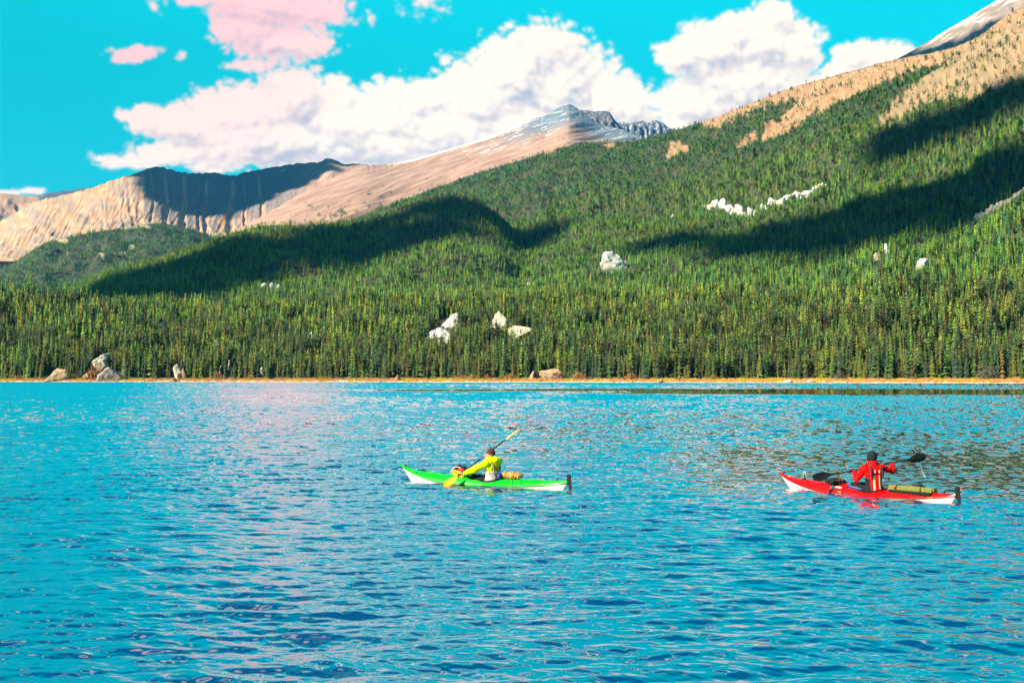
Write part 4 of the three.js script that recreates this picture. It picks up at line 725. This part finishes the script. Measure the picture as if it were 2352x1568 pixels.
const onBoat = (bt, o) => { o.position.copy(bt.root.position); o.rotation.copy(bt.root.rotation); return o; };

// the green boat
{
  const bow = atHeight(919, 1066, 0.43), stern = atHeight(1303, 1107, 0.18);
  const gb = boat('kayak', bow, stern, 'bright green kayak with a white hull and a black rudder', [0.0, 0.85, 0.02], { bowH: 0.41, sink: 0.012, marks: [[0.09, 0.72, 0.05, 0.035, [0.85, 0.35, 0.02]], [0.875, 0.86, 0.05, 0.035, [0.85, 0.4, 0.02]], [0.525, 0.93, 0.12, 0.016, [0.75, 0.8, 0.75]]] });
  const zA = -28.75, zB = -29.5, tipA = gb.local(atDepth(1020, 1117, zA)), tipB = gb.local(atDepth(1192, 986, zB));
  paddle(gb, tipA, tipB, 'black shafted paddle with yellow blades, one in the water, held by the person in lime', [0.015, 0.015, 0.02], [0.85, 0.42, 0.015], v3(0.2, 1, 0.9), v3(0.25, 0.25, 1));
  const hA = gb.local(atDepth(1064, 1081, -28.62)), dir = tipB.clone().sub(tipA), tA = clamp(hA.clone().sub(tipA).dot(dir) / dir.lengthSq(), 0.24, 0.4);
  paddler(gb, { size: 1.0, lean: 0.0, yaw: -0.35, headYaw: -0.3, tipA, tipB, grips: [tA, tA + 0.30], baggy: 0.02, skin: [0.55, 0.30, 0.19], jacket: [0.72, 1.0, 0.0], collar: 0.035,
    dress: ({ root, tw, back, x0, waist, chest, neck, head, hd, torso, arms, skull, fold, cloth, lo, hi, sh }) => {
      const P = (x, y, z) => ({ x, y, z });
      part('knit_cap', surfaceNets((x, y, z) => Math.max(skull(P(x, y, z), 0.014) + 0.003 * Math.sin(y * 300), -(y - (hd(0, -0.005, 0).y + (x - head.x) * 0.22))), [head.x - 0.18, head.y - 0.1, -0.16], [head.x + 0.18, head.y + 0.18, 0.16], 0.006), cloth([0.085, 0.04, 0.03], 0.95), root);
      // hood lying on the back
      part('hood', surfaceNets((x, y, z) => { const p = P(x, y, z); let d = soft(oval(p, v3(neck.x - 0.12, neck.y - 0.035, 0.0), v3(0.135, 0.095, 0.2)), oval(p, v3(neck.x - 0.02, neck.y + 0.01, 0), v3(0.12, 0.07, 0.14)), 0.05); d = soft(d, oval(p, v3(neck.x - 0.15, neck.y - 0.10, 0.02), v3(0.07, 0.09, 0.11)), 0.05) + 1.6 * fold(x, y, z); return Math.max(d, -oval(p, v3(neck.x + 0.01, neck.y + 0.07, 0), v3(0.085, 0.09, 0.085))); }, [neck.x - 0.32, neck.y - 0.28, -0.26], [neck.x + 0.2, neck.y + 0.16, 0.26], 0.011), cloth([0.76, 1.0, 0.0]), root);
      part('life_vest', surfaceNets((x, y, z) => Math.max(torso(P(x, y, z), 0.038) + fold(x, y, z), y - (0.35 + (tw(P(x, y, z)).x > x0 ? 0.1 : 0)), -(y - 0.10)), lo, hi, 0.013), cloth([0.44, 0.42, 0.40], 0.85), root);
      for (const s of [-1, 1]) part('vest_strap', tube(back(v3(x0 - 0.165, 0.34, s * 0.09), v3(x0 - 0.165, 0.45, s * 0.10), v3(x0 - 0.10, 0.57, s * 0.105), v3(x0 + 0.02, 0.60, s * 0.10), v3(x0 + 0.14, 0.50, s * 0.09), v3(x0 + 0.165, 0.38, s * 0.09)), 0.024, 30, 6), cloth([0.30, 0.22, 0.18], 0.9), root);
      part('vest_cord', tube(back(v3(x0 - 0.172, 0.46, -0.13), v3(x0 - 0.18, 0.40, -0.03), v3(x0 - 0.18, 0.365, 0.0), v3(x0 - 0.18, 0.45, 0.045)), 0.008, 24, 5), std(0.03, 0.05, 0.05, 0.8), root);
      part('eyes', merge([-1, 1].map((s) => { const g = new THREE.SphereGeometry(0.011, 10, 8); const c = hd(0.088, 0.004, s * 0.031); g.translate(c.x, c.y, c.z); return g; })), std(0.05, 0.04, 0.03, 0.2), root);
    } }, 'kayaker in lime yellow jacket and brown knit cap, back turned, paddling the green kayak');
  // what lies on the boat
  const dryBag = onBoat(gb, thing('dry_bag', 'plump orange brown dry bag lying on the rear deck of the green kayak', 'bag'));
  const bx = gb.X(0.685), by = gb.top(0.69, 0) + 0.088;
  part('sack', surfaceNets((x, y, z) => { const t = clamp((x - bx) / 0.28, -1, 1), r = 0.098 * Math.pow(1 - Math.abs(t) ** 3.2, 0.42) + 0.006 * Math.sin(x * 60 + 3 * Math.sin(z * 30)) + 0.006 * n3(x * 20, y * 20, z * 20); return Math.max(Math.hypot((y - by) * 1.08, z) - r, Math.abs(x - bx) - 0.285); }, [bx - 0.33, by - 0.15, -0.15], [bx + 0.33, by + 0.15, 0.15], 0.01), std(0.52, 0.24, 0.04, 0.7), dryBag);
  for (const s of [-0.1, 0.12]) part('strap', tube(Array.from({ length: 16 }, (_, i) => { const a = i / 16 * 6.283; return v3(bx + s, by + 0.101 * Math.cos(a), 0.108 * Math.sin(a)); }), 0.007, 32, 5, true), std(0.2, 0.09, 0.02, 0.8), dryBag);
  const blue = onBoat(gb, thing('stuff_sack', 'round dark blue sack between the seated person and the orange brown dry bag', 'bag'));
  part('sack', surfaceNets((x, y, z) => Math.hypot((x - gb.X(0.625)) * 1.25, (y - by + 0.02) * 1.0, (z + 0.09) * 1.1) - 0.082 - 0.005 * n3(x * 22, y * 22, z * 22), [gb.X(0.625) - 0.13, by - 0.15, -0.22], [gb.X(0.625) + 0.13, by + 0.11, 0.04], 0.009), std(0.005, 0.02, 0.24, 0.6), blue);
  { const g = new THREE.TorusGeometry(0.03, 0.01, 6, 14); g.rotateY(Math.PI / 2); g.translate(gb.X(0.625) - 0.07, by - 0.02, -0.09); part('drawcord', g, std(0.02, 0.02, 0.03, 0.8), blue); }
  const fx = gb.X(0.385), fy = gb.top(0.385, 0);
  const deckBag = onBoat(gb, thing('deck_bag', 'black deck bag with a pink rim and red pouch in front of the lime jacket', 'bag'));
  part('shell', surfaceNets((x, y, z) => Math.max(oval({ x, y, z }, v3(fx, fy + 0.03, -0.02), v3(0.22, 0.175, 0.17)) + 0.008 * n3(x * 20, y * 20, z * 20), -(y - fy + 0.03)), [fx - 0.25, fy - 0.06, -0.22], [fx + 0.27, fy + 0.25, 0.18], 0.01), std(0.015, 0.012, 0.016, 0.7), deckBag);
  part('rim', tube(Array.from({ length: 12 }, (_, i) => { const a = i / 11 * Math.PI; return v3(fx + 0.03 + 0.185 * Math.cos(a), fy + 0.02 + 0.165 * Math.sin(a), -0.14); }), 0.014, 30, 6), std(0.75, 0.45, 0.38, 0.7), deckBag);
  { const g = new THREE.SphereGeometry(1, 16, 12); g.scale(0.085, 0.065, 0.05); g.translate(fx - 0.10, fy + 0.11, -0.16); part('pouch', g, std(0.65, 0.01, 0.02, 0.7), deckBag); }
  { const l = []; const r = rng(3); for (let i = 0; i < 9; i++) { const g = new THREE.TorusGeometry(0.03 + 0.02 * r(), 0.008, 5, 10); g.rotateX(r() * 3); g.rotateY(r() * 3); g.translate(fx - 0.12 + 0.22 * r(), fy + 0.195 + 0.02 * r(), -0.06 + 0.12 * r()); l.push(g); } part('lashing', merge(l), std(0.03, 0.02, 0.05, 0.7), deckBag); }
  const throwBag = onBoat(gb, thing('throw_rope', 'yellow coiled rope hanging at the near side of the deck bag', 'rope'));
  for (let i = 0; i < 4; i++) part('coil', tube(Array.from({ length: 14 }, (_, j) => { const a = j / 14 * 6.283, x = fx - 0.02 + 0.035 * i - 0.05; return v3(x + (0.105 - 0.01 * i) * Math.cos(a), fy + 0.01 + 0.012 * i + 0.06 * Math.sin(a) + 0.025 * Math.cos(a), -0.19 - 0.012 * i); }), 0.016, 36, 6, true), std(0.88, 0.60, 0.0, 0.6), throwBag);
  const map = onBoat(gb, thing('map_case', 'small pale blue map case between the deck bag and the lime sleeve', 'map case'));
  { const g = new THREE.BoxGeometry(0.16, 0.012, 0.12); g.rotateX(-0.5); g.rotateZ(0.25); g.translate(fx - 0.20, fy + 0.03, -0.17); part('sleeve', g, std(0.35, 0.55, 0.75, 0.25), map); const h = new THREE.BoxGeometry(0.13, 0.006, 0.09); h.rotateX(-0.5); h.rotateZ(0.25); h.translate(fx - 0.197, fy + 0.04, -0.175); part('sheet', h, std(0.7, 0.7, 0.66, 0.6), map); }
  const knot = onBoat(gb, thing('cord_coil', 'tangled dark cord coil on the front deck of the green kayak', 'rope'));
  { const r = rng(8), sx = gb.X(0.155); for (let i = 0; i < 6; i++) { const g = new THREE.TorusGeometry(0.03 + 0.02 * r(), 0.007, 5, 12); g.rotateX(1.2 + r()); g.rotateY(r() * 3); g.translate(sx + (r() - 0.5) * 0.16, gb.top(0.155, 0) + 0.02 + 0.02 * r(), -0.06 + 0.08 * (r() - 0.5)); part('loop', g, std(0.02, 0.04, 0.02, 0.8), knot); } }
}
// the red boat
{
  const bow = atHeight(1789, 1083.5, 0.36), stern = atHeight(2196, 1137, 0.17);
  const rb = boat('kayak', bow, stern, 'bright red kayak with a white hull and a black rudder', [0.95, 0.0, 0.0], { bowH: 0.35, sink: 0.04, marks: [[0.075, 0.35, 0.09, 0.05, [0.9, 0.45, 0.1]], [0.37, 0.8, 0.13, 0.045, [0.85, 0.55, 0.5]], [0.415, 0.9, 0.1, 0.012, [0.85, 0.6, 0.4]], [0.885, 0.9, 0.11, 0.014, [0.9, 0.3, 0.1]], ...Array.from({ length: 11 }, (_, i) => [0.078 + i * 0.0115, 1, 0.012 + 0.014 * ((i * 5) % 3 === 0), 0.026 + 0.01 * ((i * 7) % 2), [0.01, 0.05, 0.10]])] });
  const tipA = rb.local(atDepth(1868, 1098, -26.9)), tipB = rb.local(atDepth(2127, 1048.5, -27.05));
  paddle(rb, tipA, tipB, 'all black paddle held level by the person in red, one blade raised and dripping', [0.012, 0.012, 0.014], [0.012, 0.012, 0.014], v3(0.15, 1, 0.2), v3(-0.15, 1, 0.1));
  const dir = tipB.clone().sub(tipA);
  paddler(rb, { size: 1.1, lean: -0.01, yaw: -0.5, headYaw: -0.05, bend: [[-0.2, -1, -0.5], [-0.9, -0.8, 0.9]], tipA, tipB, grips: [0.35, 0.69], skin: [0.5, 0.28, 0.18], jacket: [1.0, 0.0, 0.0], collar: 0.07, gloves: true,
    dress: ({ root, tw, back, x0, neck, head, hd, torso, skull, fold, cloth, lo, hi, k }) => {
      const P = (x, y, z) => ({ x, y, z });
      part('hood', surfaceNets((x, y, z) => Math.max(skull(P(x, y, z), 0.016), -(y - neck.y - 0.012), oval(P(x, y, z), hd(0.13, -0.015, 0), v3(0.09, 0.085, 0.062)) < 0 ? 0.01 : -1), [head.x - 0.18, neck.y - 0.05, -0.16], [head.x + 0.2, head.y + 0.18, 0.16], 0.006), std(0.012, 0.012, 0.018, 0.8), root);
      part('collar', surfaceNets((x, y, z) => Math.max(Math.abs(Math.hypot((x - neck.x) * 1.0, (z) * 0.9) - 0.098 + (y - neck.y) * 0.2) - 0.014, Math.abs(y - neck.y - 0.01) - 0.055), [neck.x - 0.16, neck.y - 0.1, -0.17], [neck.x + 0.16, neck.y + 0.12, 0.17], 0.008), cloth([1.0, 0.0, 0.01]), root);
      part('life_vest', surfaceNets((x, y, z) => Math.max(torso(P(x, y, z), 0.04) + 0.5 * fold(x, y, z), y - 0.36 * k, -(y - 0.08)), lo, hi, 0.013), cloth([0.016, 0.016, 0.02], 0.85), root);
      part('back_panel', surfaceNets((x, y, z) => Math.max(torso(P(x, y, z), 0.052), y - 0.60 * k, -(y - 0.13), Math.abs(tw(P(x, y, z)).z) - 0.125, tw(P(x, y, z)).x - x0), lo, hi, 0.011), cloth([1.0, 0.0, 0.0]), root);
      for (const s of [-1, 1]) part('reflective_strip', surfaceNets((x, y, z) => Math.max(torso(P(x, y, z), 0.060), y - 0.42 * k, -(y - 0.11), Math.abs(tw(P(x, y, z)).z - s * 0.065) - 0.019, tw(P(x, y, z)).x - x0), lo, hi, 0.008), std(0.80, 0.66, 0.36, 0.4), root);
      for (const s of [-1, 1]) { const g = new THREE.BoxGeometry(0.012, 0.07, 0.028), [w] = back(v3(x0 - 0.175, 0.5 * k, s * 0.05)); g.rotateY(-0.5); g.translate(w.x, w.y, w.z); part('reflective_patch', g, std(0.85, 0.55, 0.42, 0.4), root); }
      for (const s of [-1, 1]) part('vest_strap', tube(back(v3(x0 - 0.17, 0.40, s * 0.13), v3(x0 - 0.155, 0.52 * k, s * 0.125), v3(x0 - 0.06, 0.6 * k, s * 0.115), v3(x0 + 0.06, 0.6 * k, s * 0.11), v3(x0 + 0.16, 0.48 * k, s * 0.1)), 0.026, 30, 6), cloth([0.03, 0.032, 0.045], 0.9), root);
      part('eyes', merge([-1, 1].map((s) => { const g = new THREE.SphereGeometry(0.011, 10, 8); const c = hd(0.088, 0.004, s * 0.031); g.translate(c.x, c.y, c.z); return g; })), std(0.05, 0.04, 0.03, 0.2), root);
    } }, 'kayaker in red jacket and black hood with reflective strips, paddling the red kayak');
  // long olive bag on the rear deck
  const ob = onBoat(rb, thing('gear_bag', 'long olive green bag lashed along the rear deck of the red kayak', 'bag')), x1 = rb.X(0.665), x2 = rb.X(0.895), yb = rb.top(0.75, 0) + 0.062;
  part('sack', surfaceNets((x, y, z) => { const xm = (x1 + x2) / 2, l = Math.abs(x1 - x2) / 2; const q = [Math.abs(x - xm) - l + 0.03, Math.abs(y - yb + 0.03 * (xm - x) * -0.2) - 0.028, Math.abs(z) - 0.08]; return Math.hypot(...q.map((a) => Math.max(0, a))) + Math.min(0, Math.max(...q)) - 0.03 + 0.008 * n3(x * 12, y * 18, z * 18); }, [x2 - 0.06, yb - 0.14, -0.16], [x1 + 0.06, yb + 0.14, 0.16], 0.01), std(0.16, 0.17, 0.02, 0.75), ob);
  for (const t of [0.2, 0.75]) { const x = lerp(x1, x2, t); part('strap', tube([v3(x, yb - 0.07, -0.125), v3(x, yb + 0.04, -0.118), v3(x, yb + 0.066, -0.07), v3(x, yb + 0.066, 0.07), v3(x, yb + 0.04, 0.118), v3(x, yb - 0.07, 0.125)], 0.008, 30, 5), std(0.02, 0.02, 0.012, 0.8), ob); }
  { const g = new THREE.SphereGeometry(0.026, 10, 8); g.translate(lerp(x1, x2, 0.16), yb + 0.01, -0.125); part('tab', g, std(0.75, 0.05, 0.02, 0.5), ob); const h = new THREE.BoxGeometry(0.05, 0.08, 0.13); h.translate(x2 + 0.01, yb + 0.02, 0); part('end_flap', h, std(0.42, 0.27, 0.08, 0.7), ob); }
  const pouch = onBoat(rb, thing('pouch', 'small black pouch on top of the olive bag', 'pouch')); { const g = new THREE.SphereGeometry(1, 14, 10); g.scale(0.075, 0.04, 0.06); g.translate(lerp(x1, x2, 0.66), yb + 0.072, 0.02); part('case', g, std(0.012, 0.012, 0.012, 0.7), pouch); const f = new THREE.BoxGeometry(0.09, 0.012, 0.05); f.translate(lerp(x1, x2, 0.66), yb + 0.109, 0.02); part('flap', f, std(0.02, 0.02, 0.02, 0.7), pouch); }
  const sheet = onBoat(rb, thing('ground_pad', 'flat black pad under the olive bag on the rear deck', 'pad')); { const g = surfaceNets((x, y, z) => { const q = [Math.abs(x - (x1 + x2) / 2) - 0.5, Math.abs(y - rb.top(0.78, 0) + 0.012) - 0.02, Math.abs(z) - 0.13]; return Math.hypot(...q.map((a) => Math.max(0, a))) + Math.min(0, Math.max(...q)) - 0.012; }, [x2 - 0.1, rb.top(0.78, 0) - 0.09, -0.18], [x1 + 0.1, rb.top(0.78, 0) + 0.07, 0.18], 0.012); part('pad', g, std(0.012, 0.014, 0.01, 0.9), sheet); }
  // front deck: folded black deck bag, bilge pump, small things, camera mount
  const fd = onBoat(rb, thing('deck_bag', 'black deck bag on the front deck of the red kayak', 'bag')), fx = rb.X(0.36), fy = rb.top(0.36, 0);
  part('shell', surfaceNets((x, y, z) => Math.max(oval({ x, y, z }, v3(fx, fy + 0.01, -0.03), v3(0.27, 0.1, 0.17)) + 0.01 * n3(x * 14, y * 18, z * 14), -(y - fy + 0.07)), [fx - 0.33, fy - 0.1, -0.24], [fx + 0.33, fy + 0.14, 0.18], 0.011), std(0.012, 0.012, 0.013, 0.8), fd);
  { const g = new THREE.BoxGeometry(0.02, 0.05, 0.06); g.translate(fx - 0.17, fy + 0.07, -0.11); part('buckle', g, std(0.5, 0.05, 0.05, 0.6), fd); const h = new THREE.SphereGeometry(0.024, 10, 8); h.translate(fx - 0.22, fy + 0.09, -0.1); part('float_tab', h, std(0.9, 0.75, 0.02, 0.5), fd); }
  const pump = onBoat(rb, thing('bilge_pump', 'white bilge pump lying beside the black deck bag on the red kayak', 'pump')); { const z = -0.75 * rb.beam(0.38), y = rb.top(0.38, z) + 0.03; const g = new THREE.CylinderGeometry(0.022, 0.022, 0.26, 12); g.rotateZ(Math.PI / 2 + 0.08); g.translate(rb.X(0.395), y, z); part('barrel', g, std(0.75, 0.66, 0.55, 0.4), pump); const h = new THREE.SphereGeometry(0.036, 10, 8); h.translate(rb.X(0.395) + 0.15, y - 0.01, z); part('grip', h, std(0.75, 0.66, 0.55, 0.4), pump); }
  const sling = onBoat(rb, thing('paddle_float', 'dark blue inflatable float beside the cockpit of the red kayak', 'float')); { const z = -0.6 * rb.beam(0.47); part('sleeve', surfaceNets((x, y, q) => capsule({ x, y, z: q }, v3(rb.X(0.465), rb.top(0.46, z) + 0.03, z), v3(rb.X(0.53), rb.top(0.53, 0.21) + 0.06, z + 0.0), 0.05, 0.045) + 0.008 * n3(x * 20, y * 20, q * 20), [rb.X(0.53) - 0.1, 0.1, z - 0.1], [rb.X(0.465) + 0.1, 0.5, z + 0.1], 0.009), std(0.01, 0.05, 0.22, 0.6), sling); const g = new THREE.CylinderGeometry(0.01, 0.01, 0.06, 8); g.translate(rb.X(0.47), rb.top(0.47, z) + 0.08, z); part('valve', g, std(0.05, 0.3, 0.5, 0.5), sling); }
  const mount = onBoat(rb, thing('camera_mount', 'small black post with a clear cased camera near the bow of the red kayak', 'camera')), mx = rb.X(0.165), my = rb.top(0.165, 0);
  { const a = new THREE.CylinderGeometry(0.06, 0.075, 0.025, 14); a.translate(mx, my + 0.012, 0); part('base', a, std(0.012, 0.012, 0.014, 0.5), mount); const b = new THREE.CylinderGeometry(0.014, 0.018, 0.11, 10); b.rotateZ(-0.2); b.translate(mx - 0.005, my + 0.07, 0); part('post', b, std(0.012, 0.012, 0.014, 0.5), mount); const c = new THREE.BoxGeometry(0.075, 0.06, 0.05); c.translate(mx - 0.02, my + 0.155, 0); const cam = part('case', c, std(0.45, 0.5, 0.5, 0.2), mount); const d = new THREE.CylinderGeometry(0.018, 0.018, 0.012, 12); d.rotateX(Math.PI / 2); d.translate(mx - 0.02, my + 0.155, -0.03); part('lens', d, std(0.02, 0.03, 0.03, 0.1), cam); }
  // water running off the raised blade
  const drip = onBoat(rb, thing('water_drip', 'thin stream of water drops falling from the raised black paddle blade', 'water')), a = rb.local(atDepth(2115, 1067, -27.0)), b = rb.local(atDepth(2134, 1108, -26.9)), r = rng(15), clear = std(0.4, 0.7, 0.75, 0.15);
  for (let i = 0; i < 26; i++) { const t = Math.pow(i / 33, 0.8), g = new THREE.SphereGeometry(0.003 + 0.006 * r() ** 2, 8, 6); g.scale(1, 1.4 + 1.8 * r(), 1); const p = a.clone().lerp(b, t); g.translate(p.x + 0.018 * (r() - 0.5) + 0.03 * Math.sin(t * 3), p.y, p.z + 0.018 * (r() - 0.5)); part('drop', g, clear, drip); }
}

scene.fog = new THREE.FogExp2(new THREE.Color().setRGB(0.03, 0.38, 0.95), 0.000014);
renderer.render(scene, camera);
